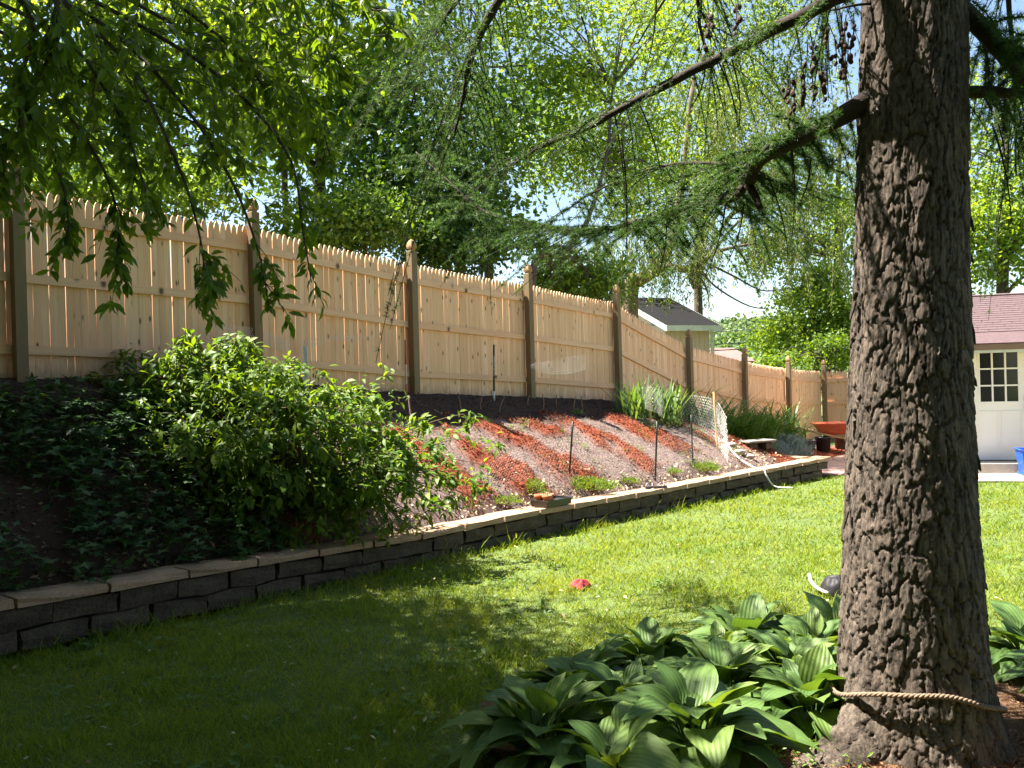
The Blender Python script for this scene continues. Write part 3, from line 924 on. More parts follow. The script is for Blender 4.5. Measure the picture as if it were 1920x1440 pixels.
# cones
m_cone = M('cone_brown', (.03, .015, .01), (.08, .04, .024), 60, .8, .5, .004, rnd=True)
cm = MB().lathe([(.002, -.016), (.009, -.013), (.0125, -.004), (.012, .004), (.008, .012), (.002, .016)], 8).mesh('cone')
cm.materials.append(m_cone)
clusters = [(1560, 70, 3.9, 8), (1535, 120, 3.95, 9), (1590, 60, 3.85, 6), (1575, 130, 3.9, 12), (1545, 160, 4.0, 10), (1490, 190, 4.1, 9), (1520, 180, 4.05, 8), (1480, 205, 4.1, 6), (1340, 60, 4.2, 7), (1345, 120, 4.25, 6), (1395, 40, 4.1, 5), (1378, 90, 4.1, 4), (1310, 95, 4.3, 4), (1600, 100, 3.85, 5)]
for px, py, d, k in clusters:
    left = k
    while left > 0:
        ns_ = min(left, int(rng.integers(2, 5))); left -= ns_
        ax_ = px + rng.normal(0, 13); top_ = py + rng.uniform(-70, -35); L_ = rng.uniform(45, 80)
        a = at(ax_, top_, d); b = at(ax_ + rng.normal(0, 5), top_ + L_, d + rng.normal(0, .03))
        MB().tube(np.array([a, (a + b) / 2 + .006, b]) - LO, [.003, .0025, .0015], 4).build('cone_twig', m_limb, larch)
        for q in range(ns_):
            f_ = .35 + .65 * (q + rng.uniform(.2, .8)) / ns_
            o = mkobj('cone', cm, None, larch); o.location = a + (b - a) * f_ - LO + rng.normal(size=3) * .007
            o.rotation_euler = (rng.uniform(-.5, .5), rng.uniform(-.5, .5), rng.uniform(0, 6))
            s_ = rng.uniform(.65, 1.0); o.scale = (s_, s_, s_ * 1.15)

# rope round the trunk
zl, zr = at(1566, 1294, LY)[2], at(1879, 1327, LY)[2]
rope = MB()
m = 420
th = np.linspace(0, 2 * math.pi, m)
zfr = at(1720, 1312, LY - .33)[2]
zm = (zl + zr) / 2
zc = zm + (zr - zl) / 2 * np.cos(th) + (zfr - zm) * np.clip(-np.sin(th), 0, 1) ** 1.2 + .005 * np.sin(3 * th + 1) + .004 * np.sin(7 * th)
rr = np.interp(zc, ez, er) + .024 + .003 * np.sin(5 * th)
dd = np.angle(np.exp(1j * (th - R_(205)))); rr += .035 * np.exp(-(dd / .5) ** 2)
cx_, cy_ = tr_x(zc) + rr * np.cos(th), LY + rr * np.sin(th)
path = np.stack([cx_, cy_, zc], -1)
out = np.stack([np.cos(th), np.sin(th), 0 * th], -1); upv = np.array([0, 0, 1.0])
for k in range(3):
    ph = th * 38 + k * 2 * math.pi / 3
    rope.tube(path + .0056 * (np.cos(ph)[:, None] * out + np.sin(ph)[:, None] * upv), .006, 6)
m_rope = M('jute_rope', (.12, .08, .052), (.23, .16, .11), 120, .9, .5, .002)
o = rope.build('rope', m_rope, None, True)
tag(o, 'tan twisted rope tied round the larch trunk near its base', 'rope')

# ------------------------------------------------------------------ overhanging tree at the left
m_tbark = M('smooth_dark_bark', (.035, .028, .022), (.09, .07, .055), 14, .9, .5, .01, fine=60)
m_nleaf = leaf_mat('overhang_leaf', [(.07, .14, .018), (.10, .18, .024), (.14, .22, .03), (.085, .155, .022)], .58, .45, (1.7, 1.5, .3), .4)
m_nleaf1 = leaf_mat('overhang_leaf_single', [(.07, .14, .018), (.10, .18, .024), (.14, .22, .03), (.085, .155, .022)], .58, .45, (1.7, 1.5, .3), .4, True)
TB = np.array([-5.2, 4.6]); tbz = float(H(TB[0], TB[1]))
otree = thing('overhanging_tree', 'leafy tree reaching drooping branches in from the upper left', 'tree', (*TB, tbz))
TO = np.array([*TB, tbz])
tp = curve([(TB[0], TB[1], tbz - .2), (TB[0] + .05, TB[1] - .05, 1.6), (-5.05, 4.7, 2.9), (-4.85, 4.8, 4.4), (-4.7, 4.9, 6.5)], 24)
MB().tube(tp - TO, np.linspace(.2, .06, 24), 12).build('trunk', m_tbark, otree, True)
LP, LD, LN, LL = [], [], [], []
tw_mb = MB()

def leafy(P, n, Lr=(.055, .1), s0=.1):
    m = len(P)
    q = rng.uniform(s0, 1, n) * (m - 1)
    i_ = np.clip(q.astype(int), 0, m - 2); f = (q - i_)[:, None]
    p = P[i_] * (1 - f) + P[i_ + 1] * f
    ax = nrm(P[i_ + 1] - P[i_])
    d = nrm(ax * .5 + rand_unit(n) * .75 + np.array([0, 0, -.4]))
    nn = nrm(rand_unit(n) * .7 + np.array([.1, -.3, .6]))
    LP.append(p + d * .012); LD.append(d); LN.append(nn); LL.append(rng.uniform(*Lr, n))

def hang(p, d, L, nl, Lr=(.055, .1), r=.0028):
    m = 7; s = np.linspace(0, 1, m)[:, None]
    P = p + nrm(d) * L * s + np.array([0, 0, -.32 * L]) * s ** 1.8 + rng.normal(size=3) * .07 * L * s ** 2
    tw_mb.tube(P - TO, np.linspace(r, r * .4, m), 4, False)
    leafy(P, nl, Lr)
    return P

br = [
 ([(-60, -60, 4.8), (170, 30, 4.7), (330, 180, 4.6), (430, 330, 4.5), (487, 480, 4.4), (503, 572, 4.35)], .012),
 ([(0, -80, 5.0), (230, 30, 4.9), (420, 150, 4.8), (540, 290, 4.7), (567, 430, 4.6), (584, 530, 4.55)], .012),
 ([(-80, 60, 4.4), (80, 160, 4.4), (190, 310, 4.4), (222, 430, 4.35), (214, 525, 4.3)], .009),
 ([(-80, 100, 4.7), (60, 200, 4.7), (120, 360, 4.7), (130, 440, 4.65)], .008),
 ([(40, -60, 4.5), (230, 110, 4.5), (330, 300, 4.4), (374, 440, 4.35), (386, 552, 4.3)], .010),
 ([(100, -80, 5.3), (350, 60, 5.3), (520, 160, 5.3), (600, 240, 5.3), (620, 300, 5.3)], .011),
 ([(300, -80, 5.0), (500, 0, 5.0), (600, 70, 5.0), (640, 130, 5.0)], .008),
 ([(500, -90, 4.6), (620, -30, 4.6), (700, 20, 4.6), (735, 45, 4.6)], .006),
 ([(-60, -20, 4.2), (120, 70, 4.2), (215, 200, 4.25), (262, 320, 4.25), (285, 400, 4.3)], .010),
 ([(-80, 180, 4.3), (-10, 260, 4.3), (12, 340, 4.3)], .006),
 ([(60, -60, 5.6), (180, 60, 5.6), (280, 220, 5.6), (310, 330, 5.6)], .010),
 ([(200, -80, 4.9), (400, 60, 4.9), (520, 200, 4.9), (560, 300, 4.9)], .010),
 ([(-20, -60, 3.9), (60, 40, 3.9), (40, 150, 3.9), (35, 240, 3.9)], .009),
 ([(300, -90, 5.5), (480, 40, 5.5), (540, 150, 5.5), (550, 240, 5.5)], .009),
 ([(-60, 20, 5.2), (100, 120, 5.2), (250, 180, 5.2), (420, 260, 5.1), (470, 340, 5.0)], .010),
 ([(90, -80, 3.9), (108, 30, 3.9), (90, 110, 3.95), (40, 180, 4.0)], .013),
]
for path, r in br:
    P = curve([at(*q) for q in path], 22)
    root = P[0]
    if root[0] < 50:   # carry each bough back to the trunk, out of the frame
        zt_ = min(max(root[2] + .2, 2.2), 5.2)
        k = np.array([np.interp(zt_, tp[:, 2], tp[:, 0]), np.interp(zt_, tp[:, 2], tp[:, 1]), zt_])
        mid = (k + root) / 2 + np.array([0, 0, .35])
        lead = curve([k, mid, root], 10)[:-1]
        PP = np.vstack([lead, P])
    MB().tube(PP - TO, np.concatenate([np.linspace(.04, r * 1.3, 9), np.linspace(r * 1.3, .0025, 22)]), 6).build('branch', m_tbark, otree, True)
    leafy(P, 34, s0=.3)
    for q in rng.uniform(.12, 1, 16):
        i_ = min(int(q * 21), 20)
        ax = nrm(P[i_ + 1] - P[i_])
        d = ax + rand_unit(1)[0] * .8
        hang(P[i_], d, rng.uniform(.15, .42) * (1 - .55 * q), int(rng.uniform(8, 15)))
# extra leafy shoots filling the upper left corner
for k in range(270):
    px, py = rng.uniform(-60, 640), rng.uniform(-80, 320)
    if py > 330 - .45 * px + 60: py *= .5
    p = at(px, py, rng.uniform(4.3, 5.9))
    hang(p, rand_unit(1)[0] + np.array([.5, 0, 0]), rng.uniform(.2, .5), 13, (.06, .095))
P_, D_, N_, L_ = map(np.concatenate, (LP, LD, LN, LL))
W_ = L_ * rng.uniform(.36, .46, len(L_))
# the clearest few hundred leaves are leaves of their own
low = np.argsort(P_[:, 2] + .0 * P_[:, 0])[:300]
pick = low[:290]
lm = np_mesh('leaf', LEAF6[0], [LEAF6[1]], True); lm.materials.append(m_nleaf1)
for k in pick:
    o = mkobj('leaf', lm, None, otree)
    o.matrix_local = leaf_matrix(P_[k] - TO, D_[k], N_[k], L_[k], W_[k])
rest = np.setdiff1d(np.arange(len(L_)), pick)
V, Fc = place(LEAF6, P_[rest] - TO, D_[rest], N_[rest], L_[rest], W_[rest])
o = mkobj('foliage', np_mesh('foliage', V, [Fc], True), m_nleaf, otree); tag(o, kind='stuff')
tag(tw_mb.build('twigs', m_tbark, otree), kind='stuff')
# its broad crown above the frame, lobes added to shade the near lawn
cw = []
limb_mb = MB()
for cc, cr, nk in ((np.array([-5.2, 4.1, 6.5]), np.array([2.4, 3.7, 2.1]), 170), (np.array([-2.6, -1.2, 6.0]), np.array([4.6, 3.6, 1.5]), 170), (np.array([-5.2, 7.0, 6.2]), np.array([1.4, .7, 1.2]), 34), (np.array([-6.3, 6.5, 6.0]), np.array([1.5, 1.4, 1.5]), 50), (np.array([-6.9, 2.8, 3.9]), np.array([2.0, 3.8, 1.3]), 60)):
    for k in range(nk):
        d = rand_unit(1)[0]; d[2] = abs(d[2]) * rng.choice([1, -.6])
        c = cc + d * cr * rng.uniform(.35, 1.0)
        lim = 2.3 + .55 * max(c[1], 0) + .35 if c[0] > -.68 * c[1] - .9 else 2.6
        if c[2] < lim: c[2] = lim + rng.uniform(0, .8)
        cw.append(c)
        if k < 45:
            st = tp[rng.integers(12, 23)]
            limb_mb.tube(curve([st, (st + c) / 2 + np.array([0, 0, .3]), c], 8) - TO, np.linspace(.035, .006, 8), 5)
limb_mb.build('limbs', m_tbark, otree, True)
cw = np.array(cw)
P = np.repeat(cw, 210, 0) + rng.normal(size=(len(cw) * 210, 3)) * np.array([.5, .5, .3])
V, Fc = place(LEAF2, P - TO, rand_unit(len(P)) + np.array([0, 0, -.4]), rand_unit(len(P)) * .7 + np.array([0, 0, 1]), rng.uniform(.09, .15, len(P)), rng.uniform(.055, .085, len(P)))
o = mkobj('crown', np_mesh('crown', V, [Fc]), m_nleaf, otree); tag(o, kind='stuff')

# ------------------------------------------------------------------ hostas
def hosta_mat():
    t = NT('hosta_leaf')
    oi = t.new('ShaderNodeObjectInfo')
    c = t.ramp(oi.outputs['Random'], [(0, (.07, .135, .034)), (.5, (.11, .185, .045)), (1, (.165, .24, .06))])
    tc = t.new('ShaderNodeTexCoord')
    sep = t.new('ShaderNodeSeparateXYZ'); t.link(tc.outputs['UV'], sep.inputs[0])
    mul = t.new('ShaderNodeMath', operation='MULTIPLY'); t.link(sep.outputs[0], mul.inputs[0]); mul.inputs[1].default_value = 52
    sn = t.new('ShaderNodeMath', operation='SINE'); t.link(mul.outputs[0], sn.inputs[0])
    t.bump(sn.outputs[0], .3, .004)
    rr_ = t.ramp(sn.outputs[0], [(0, (.93, .93, .93)), (1, (1.04, 1.04, 1.04))])
    c = t.mix(1.0, c, rr_, 'MULTIPLY')
    t.col(c); t.setv(t.b, Roughness=.5); t.b.inputs['Specular IOR Level'].default_value = .3
    tr_ = t.new('ShaderNodeBsdfTranslucent'); t.link(t.mix(1.0, c, (1.5, 1.4, .35), 'MULTIPLY'), tr_.inputs[0])
    ms = t.new('ShaderNodeMixShader'); ms.inputs[0].default_value = .33
    t.link(t.b.outputs[0], ms.inputs[1]); t.link(tr_.outputs[0], ms.inputs[2]); t.link(ms.outputs[0], t.out.inputs['Surface'])
    return t.m
m_hosta = hosta_mat()
m_stalk = leaf_mat('hosta_stalk', [(.10, .17, .05), (.12, .2, .06)], .2)

def hosta_leaf(seed, asp, droop, fold):
    r_ = np.random.default_rng(seed)
    na, nc = 9, 7
    a = np.linspace(0, 1, na); c = np.linspace(-1, 1, nc)
    w = asp * np.sin(math.pi * np.clip(a, 0.012, 1) ** .72) ** .85 * (1 - .12 * a); w[-1] = .004; w[0] = .012
    A, Cc = np.meshgrid(a, c, indexing='ij')
    ph = r_.uniform(0, 6)
    x = A + .0 * Cc
    y = Cc * w[:, None]
    z = -droop * A ** 2.2 + fold * np.abs(Cc) ** 1.3 * w[:, None] + .02 * np.sin(A * 11 + ph + Cc * 2) * np.abs(Cc) + .06 * np.sin(A * math.pi)
    x = x - .06 * np.abs(Cc) * (1 - A) ** 4 * 2
    V = np.stack([x, y, z], -1).reshape(-1, 3)
    me_ = np_mesh('leaf', V, [grid_faces(na, nc)], True)
    uv = me_.uv_layers.new(name='UVMap')
    li = np.zeros(len(me_.loops), np.int32); me_.loops.foreach_get('vertex_index', li)
    UVv = np.stack([(Cc * (.25 + .75 * np.abs(np.sin(math.pi * np.clip(A, .05, .98) ** .72))) * .5 + .5).ravel(), A.ravel()], -1)
    uv.data.foreach_set('uv', UVv[li].astype(np.float32).ravel())
    me_.materials.append(m_hosta)
    return me_
hl = [hosta_leaf(s, *p) for s, p in enumerate([(.30, .22, .25), (.33, .32, .18), (.28, .15, .4), (.34, .42, .12), (.31, .28, .3), (.27, .1, .5), (.32, .5, .2)])]

def hosta(x, y, n, size, label, seed, sq=1.0):
    r_ = random.Random(seed)
    z = float(lawn_z(x, y)) + .01
    h = thing('hosta_plant', label, 'hosta', (x, y, z), 0, 'hostas planted round the larch')
    st = MB()
    for k in range(n):
        f = (k + .5) / n                         # 0 inner .. 1 outer
        an = k * 2.39996 + r_.uniform(-.3, .3)
        dx, dy = math.cos(an), math.sin(an)
        el = R_(74 - 46 * f + r_.uniform(-8, 8))
        pl = size * (.72 + .55 * r_.random()) * (1.1 - .25 * f)
        tip = np.array([dx * math.cos(el) * pl, dy * math.cos(el) * pl, math.sin(el) * pl * .95])
        base = np.array([dx * .03, dy * .03, 0])
        st.tube(curve([base, (base + tip) / 2 + np.array([0, 0, .03]), tip], 5), [.007, .006, .005, .0045, .004], 5)
        L = size * (.85 + .45 * r_.random()) * (.8 + .35 * f)
        pitch = R_(52 - 74 * f + r_.uniform(-18, 18))
        yaw = an + r_.uniform(-.35, .35)
        D = np.array([math.cos(yaw) * math.cos(pitch), math.sin(yaw) * math.cos(pitch), math.sin(pitch)])
        N = nrm(np.array([-math.cos(yaw) * math.sin(pitch), -math.sin(yaw) * math.sin(pitch), math.cos(pitch)]) + .25 * np.array([r_.gauss(0, 1), r_.gauss(0, 1), 0]))
        o_ = mkobj('leaf', r_.choice(hl), None, h)
        o_.matrix_local = leaf_matrix(tip - D * .02, D, N, L, L * r_.uniform(1.05, 1.35))
    st.build('stalks', m_stalk, h)
hs = [(.08, 3.72, 24, .30, 'nearest hosta at the left end of the clump, in deep shade'),
      (.28, 4.32, 24, .27, 'shaded hosta at the lawn edge on the left of the clump'),
      (.72, 3.62, 26, .32, 'big hosta at the bottom edge with upright centre leaves'),
      (.70, 4.78, 22, .25, 'hosta at the back left of the clump, half in sun'),
      (.98, 4.25, 26, .29, 'sunlit hosta in the middle of the clump'),
      (1.28, 4.92, 24, .28, 'tallest sunlit hosta at the back of the clump beside open lawn'),
      (1.42, 4.45, 22, .27, 'bright hosta just left of the trunk'),
      (1.86, 5.0, 22, .28, 'hosta tucked behind the left side of the trunk'),
      (1.33, 4.02, 20, .27, 'sun flecked hosta close against the left of the trunk'),
      (.46, 4.02, 20, .27, 'shaded hosta between the nearest one and the middle of the clump'),
      (1.08, 4.66, 20, .25, 'sunlit hosta behind the middle of the clump'),
      (1.62, 4.78, 18, .25, 'hosta peeping between the trunk and the tallest hosta'),
      (.36, 3.36, 18, .28, 'hosta cut by the bottom edge of the picture'),
      (2.78, 4.75, 22, .27, 'hosta right of the trunk with a sunlit top, against the lawn'),
      (2.72, 4.1, 20, .28, 'dark hosta at the right edge beside the rope'),
      (2.48, 3.5, 16, .26, 'hosta in the bottom right corner behind the trunk foot')]
for k, (x, y, n, sz, lb) in enumerate(hs):
    hosta(x, y, int(n * 1.9), sz * .76, lb, 100 + k)
# tiny weeds by the root
m_weed = leaf_mat('weed_leaf', [(.09, .17, .03), (.14, .23, .04), (.19, .27, .05)], .4, .5, (1.3, 1.2, .4))
n = 420
P = np.stack([rng.normal(1.22, .13, n), rng.normal(3.85, .2, n), np.zeros(n)], -1); P[:, 2] = lawn_z(P[:, 0], P[:, 1]) + rng.uniform(.02, .1, n)
V, Fc = place(LEAF2, P, rand_unit(n) + np.array([0, 0, .3]), rand_unit(n) * .5 + np.array([0, 0, 1]), rng.uniform(.02, .04, n), rng.uniform(.012, .02, n))
o = mkobj('weed_patch', np_mesh('weed_patch', V, [Fc]), m_weed); tag(o, 'tiny bright weeds on the soil beside the tree root', 'weeds', kind='stuff')

# ------------------------------------------------------------------ big shrub on the bank
m_sleaf = leaf_mat('shrub_leaf', [(.06, .12, .018), (.09, .165, .022), (.13, .21, .028), (.18, .25, .035)], .48, .5, (1.6, 1.45, .3), .25)
m_sleaf1 = leaf_mat('shrub_leaf_single', [(.06, .12, .018), (.09, .165, .022), (.13, .21, .028), (.18, .25, .035)], .48, .5, (1.6, 1.45, .3), .25, True)
m_stem = M('shrub_stem', (.05, .035, .02), (.12, .09, .05), 20, .9, .3)
ells = [((395, 752), 8.6, (190, 112), .75, 170), ((515, 850), 8.0, (225, 150), .75, 300), ((700, 880), 8.0, (150, 110), .55, 48), ((800, 850), 8.3, (105, 90), .45, 16), ((440, 722), 8.8, (85, 50), .5, 34)]
shrub = thing('shrub', 'dense leafy green shrub spilling down the bank over the wall', 'shrub', (float(at(560, 980, 7.75)[0]), 7.75, .3))
shrub.location = (*[float(q) for q in xy(1.6, 1.8)], float(H(*xy(1.6, 1.8)))); SO = np.array(shrub.location)
SP, SD, SN, SL = [], [], [], []
stems = MB()
for (c, d, rad, rd, ns) in ells:
    cen = at(*c, d)
    rx, rz_ = rad[0] / F_PX * d, rad[1] / F_PX * d
    for k in range(ns):
        v_ = rand_unit(1)[0]
        v_[1] = -abs(v_[1]) * (1 if rng.random() < .72 else -1); v_[2] = v_[2] if v_[2] > -.9 else -v_[2]
        v_ = nrm(v_)
        tip = cen + v_ * np.array([rx, rd, rz_]) * rng.uniform(.6, 1.12)
        u_, t_ = ut(tip[0], tip[1])
        gz = float(H(tip[0], tip[1]))
        tip[2] = max(tip[2], gz + .04)
        base = cen * .75 + SO * .25 + np.array([rng.normal(0, .25), rng.normal(0, .15), 0])
        bu_, bt_ = ut(base[0], base[1]); bt_ = min(float(bt_), 1.85); base[0], base[1] = xy(bu_, bt_); base[2] = float(H(base[0], base[1]))
        mid = (base + tip) / 2 + np.array([0, 0, .18 * np.linalg.norm(tip - base)])
        end = tip + np.array([v_[0] * .12 + .05, v_[1] * .1, -.08])
        P = curve([base, mid, tip, end], 12)
        stems.tube(P - SO, np.linspace(.006, .0018, 12), 4, False)
        nl = rng.integers(22, 34)
        q = 11 * (1 - rng.uniform(0, .62, nl) ** 1.3); i_ = np.clip(q.astype(int), 0, 10); f = (q - i_)[:, None]
        p = P[i_] * (1 - f) + P[i_ + 1] * f + rng.normal(size=(nl, 3)) * .035
        ax = nrm(P[i_ + 1] - P[i_])
        SP.append(p); SD.append(nrm(ax * .45 + rand_unit(nl) * .8 + np.array([0, -.1, -.25]))); SN.append(nrm(rand_unit(nl) * .55 + np.array([0, -.25, 1]))); SL.append(rng.uniform(.055, .12, nl))
# airy outlying shoots over the red mulch
for (px, py, d) in ((715, 700, 8.9), (740, 745, 8.9), (700, 760, 8.8), (860, 800, 8.7), (900, 870, 8.5), (880, 930, 8.3), (820, 950, 8.2), (900, 905, 8.4), (760, 985, 8.0), (830, 800, 8.8), (770, 790, 8.8), (690, 770, 8.8), (650, 745, 8.9), (720, 1000, 7.9), (650, 1000, 7.7), (560, 1010, 7.5), (470, 1000, 7.3), (205, 680, 8.6), (230, 660, 8.6)):
    tip = at(px, py, d); base = at(620, 900, 8.0) if px > 400 else at(330, 760, 8.5)
    P = curve([base, (base + tip) / 2 + np.array([0, 0, .15]), tip, tip + np.array([.05, -.03, -.05])], 12)
    stems.tube(P - SO, np.linspace(.006, .0018, 12), 4, False)
    nl = 26
    q = 11 * (1 - rng.uniform(0, .7, nl)); i_ = np.clip(q.astype(int), 0, 10); f = (q - i_)[:, None]
    p = P[i_] * (1 - f) + P[i_ + 1] * f + rng.normal(size=(nl, 3)) * .045
    SP.append(p); SD.append(nrm(rand_unit(nl) + np.array([.2, -.1, -.2]))); SN.append(nrm(rand_unit(nl) * .55 + np.array([0, -.25, 1]))); SL.append(rng.uniform(.055, .12, nl))
P_, D_, N_, L_ = map(np.concatenate, (SP, SD, SN, SL)); W_ = L_ * rng.uniform(.36, .52, len(L_))
stems.build('stems', m_stem, shrub)
order = np.argsort(P_[:, 1])
pick = order[:2400:9][:260]
sm = np_mesh('leaf', LEAF6[0], [LEAF6[1]], True); sm.materials.append(m_sleaf1)
for k in pick:
    o = mkobj('leaf', sm, None, shrub); o.matrix_local = leaf_matrix(P_[k] - SO, D_[k], N_[k], L_[k], W_[k])
rest = np.setdiff1d(np.arange(len(L_)), pick)
V, Fc = place(LEAF6, P_[rest] - SO, D_[rest], N_[rest], L_[rest], W_[rest])
o = mkobj('foliage', np_mesh('foliage', V, [Fc], True), m_sleaf, shrub); tag(o, kind='stuff')

# ------------------------------------------------------------------ low cover on the shaded end of the bank
m_cov = leaf_mat('cover_leaf', [(.03, .075, .018), (.045, .10, .025), (.06, .125, .03)], .35, .5, (1.3, 1.25, .4), .35)
n = 2900
u_ = rng.uniform(-4.5, 1.9, n); t_ = rng.uniform(.5, 2.25, n)
keep = (fbm(u_ * 1.6, t_ * 1.6, 0, 2, 91) > .33) & (u_ + t_ * .45 < 2.2)
u_, t_ = u_[keep], t_[keep]; n = len(u_)
x, y = xy(u_, t_); z = bank_z(u_, t_)
hgt = rng.uniform(.05, .26, n)
Pb = np.stack([x, y, z], -1); Pt = Pb + np.stack([rng.normal(0, .06, n), rng.normal(0, .06, n), hgt], -1)
mb = MB()
for a, b in zip(Pb, Pt): mb.tube(np.array([a, b]), [.0025, .002], 3, False)
PP = np.repeat(Pt, 4, 0) + rng.normal(size=(n * 4, 3)) * np.array([.03, .03, .015])
D = rand_unit(n * 4) * np.array([1, 1, .35]); N = rand_unit(n * 4) * .35 + np.array([.1, -.1, 1])
L = rng.uniform(.06, .13, n * 4)
V, Fc = place(LEAF3, PP, D, N, L, L * .55); mb.add(V, Fc)
o = mb.build('undergrowth', m_cov); tag(o, 'dark lobed ground cover plants on the shaded bank', 'ground cover', kind='stuff')
n = 5200
u_ = rng.uniform(-4.5, 2.6, n); t_ = rng.uniform(.2, 2.3, n); x, y = xy(u_, t_)
P = np.stack([x, y, bank_z(u_, t_) + .012], -1)
V, Fc = place(LEAF2, P, rand_unit(n) * np.array([1, 1, .3]), rand_unit(n) * .5 + np.array([.2, -.2, 1]), rng.uniform(.03, .08, n), rng.uniform(.015, .04, n))
o = mkobj('leaf_litter', np_mesh('leaf_litter', V, [Fc]), chip_mat('leaf_litter_mat', [(.06, .035, .02), (.14, .09, .05), (.24, .17, .10), (.09, .06, .04)]))
tag(o, 'brown fallen leaf litter on the shaded end of the bank', 'leaf litter', kind='stuff')

# ------------------------------------------------------------------ trees beyond the fence
m_trunk = M('tree_bark', (.05, .04, .03), (.13, .10, .075), 6, .95, .6, .03, stretch=(1, 1, .3), fine=40)
m_wbark = M('willow_bark', (.09, .07, .045), (.2, .155, .10), 6, .95, .6, .03, stretch=(1, 1, .3), fine=40)
G_DARK = [(.035, .09, .02), (.055, .12, .024), (.08, .155, .028)]
G_MID = [(.075, .15, .022), (.12, .20, .03), (.17, .25, .038)]
G_LIGHT = [(.11, .19, .03), (.16, .25, .04), (.22, .31, .05)]
G_YEL = [(.10, .175, .035), (.15, .225, .045), (.20, .265, .06)]

def tree(name, label, base, trunk_path, r0, crowns, cols, leaf=(.1, .17), aspect=.75, trans=.6, tpl=LEAF2, group='trees beyond the fence', tint=(2.1, 1.8, .3), bark=None, limbs=10, extra=None, droop=-.3, flat=.6):
    """trunk_path and crown centres are photo positions with a distance; crowns = (px, py, y, rx, rz, ry, clumps, leaves per clump, clump radius)"""
    base = np.array(base, float)
    o_ = thing(name, label, 'tree', tuple(base), 0, group)
    tp_ = curve([base + np.array([0, 0, -.3])] + [at(*q) for q in trunk_path], 26)
    tp_ += .05 * np.stack([vnoise(np.arange(26) * .5, base[0], 0, 3) - .5, vnoise(np.arange(26) * .5, base[1], 0, 4) - .5, np.zeros(26)], -1)
    tm = MB().tube(tp_ - base, np.linspace(r0, r0 * .3, 26), 10)
    LPs = []
    for (px, py, y, rx, rz, ry, nc, nl, cr) in crowns:
        c0 = at(px, py, y)
        R = np.array([rx, ry, rz])
        nc = max(6, int(nc * .75)); d = rand_unit(nc); rad = rng.uniform(.25, 1, (nc, 1)) ** .55
        cc = c0 + d * R * rad
        for k in range(min(limbs, nc)):
            tgt = cc[k]
            i_ = int(np.clip(np.argmin(np.abs(tp_[:, 2] - (tgt[2] - .35 * rz))), 6, 25))
            s_ = tp_[i_]
            rl = max(.02, r0 * (1 - i_ / 30) * .45)
            tm.tube(curve([s_, (s_ + tgt) / 2 + np.array([0, 0, .12 * np.linalg.norm(tgt - s_)]) + rng.normal(size=3) * .15, tgt], 9) - base, np.linspace(rl, .012, 9), 6)
        nl = int(nl * 1.0); cr = cr * .92; P = np.repeat(cc, nl, 0) + rng.normal(size=(nc * nl, 3)) * np.array([cr, cr, cr * flat])
        LPs.append(P)
    P = np.concatenate(LPs)
    keep = H(P[:, 0], P[:, 1]) + .05 < P[:, 2]
    P = P[keep]
    n = len(P)
    L = rng.uniform(*leaf, n)
    V, Fc = place(tpl, P - base, rand_unit(n) + np.array([0, 0, droop]), rand_unit(n) * .75 + np.array([-.2, -.1, .8]), L, L * aspect)
    tm.build('trunk', bark or m_trunk, o_, True)
    cr_ = mkobj('crown', np_mesh('crown', V, [Fc]), leaf_mat(name + '_leaf', cols, trans, .5, tint, .3), o_)
    tag(cr_, kind='stuff')
    return o_, tp_, base

def gb(px, py, y):
    p = at(px, py, y); p[2] = float(H(p[0], p[1])); return p

tree('maple_tree', 'bright yellow green tree behind the fence at far left', gb(170, 500, 15), [(175, 300, 15), (180, 60, 15), (170, -150, 15)], .16,
     [(60, 150, 15, 2.6, 2.2, 2.2, 60, 110, .45), (330, 120, 15.5, 2.6, 2.4, 2.2, 70, 110, .45), (180, -150, 15, 3, 1.5, 2.2, 40, 90, .45), (160, -520, 17.5, 3.5, 3.0, 1.6, 70, 110, .5), (220, 320, 14.5, 2.2, .7, 1.4, 26, 90, .35)], G_YEL, (.1, .17), .7)  # lobe far above the frame added to block open sky
tree('maple_tree', 'green maple with twin bare trunks between the near post and the dark maple', gb(603, 450, 18), [(600, 390, 18), (604, 260, 18), (622, 120, 18), (610, -60, 18)], .15,
     [(560, 120, 18, 2.3, 2.0, 2, 60, 100, .45), (690, 100, 18.5, 2.0, 2.2, 2, 55, 100, .45), (600, -120, 18, 3, 1.4, 2, 40, 90, .45), (600, -430, 19, 3.4, 2.6, 1.6, 60, 110, .5), (520, 260, 18, 1.2, .9, 1.2, 20, 90, .35), (650, 240, 18, 1.1, .8, 1, 18, 90, .35)], G_LIGHT, (.1, .17), .75)  # highest lobe likewise added out of view to cut sky light
tree('slim_tree', 'slim twin stemmed sapling trunk left of the maple trunks', gb(536, 450, 17.5), [(534, 380, 17.5), (536, 300, 17.5), (545, 150, 17.5), (540, 20, 17.5)], .075,
     [(500, 180, 17.3, 1.2, 1.2, 1, 22, 80, .35), (470, 60, 17.3, 1.4, 1.2, 1, 26, 80, .35)], G_YEL, (.09, .15), .7)
tree('maple_tree', 'dark green dense maple behind the middle of the fence', gb(868, 520, 17), [(862, 480, 17), (876, 400, 17), (868, 260, 17), (850, 120, 17)], .14,
     [(790, 330, 16.6, 1.6, 1.1, 1.3, 40, 100, .35), (840, 200, 17, 1.8, 1.5, 1.5, 34, 90, .4), (720, 250, 17, 1.2, 1.2, 1.2, 18, 90, .38), (880, 420, 16.6, .9, .6, .8, 26, 90, .28), (720, 370, 16.8, 1.0, .6, .8, 24, 90, .3)], G_DARK, (.1, .17), .8, .42)
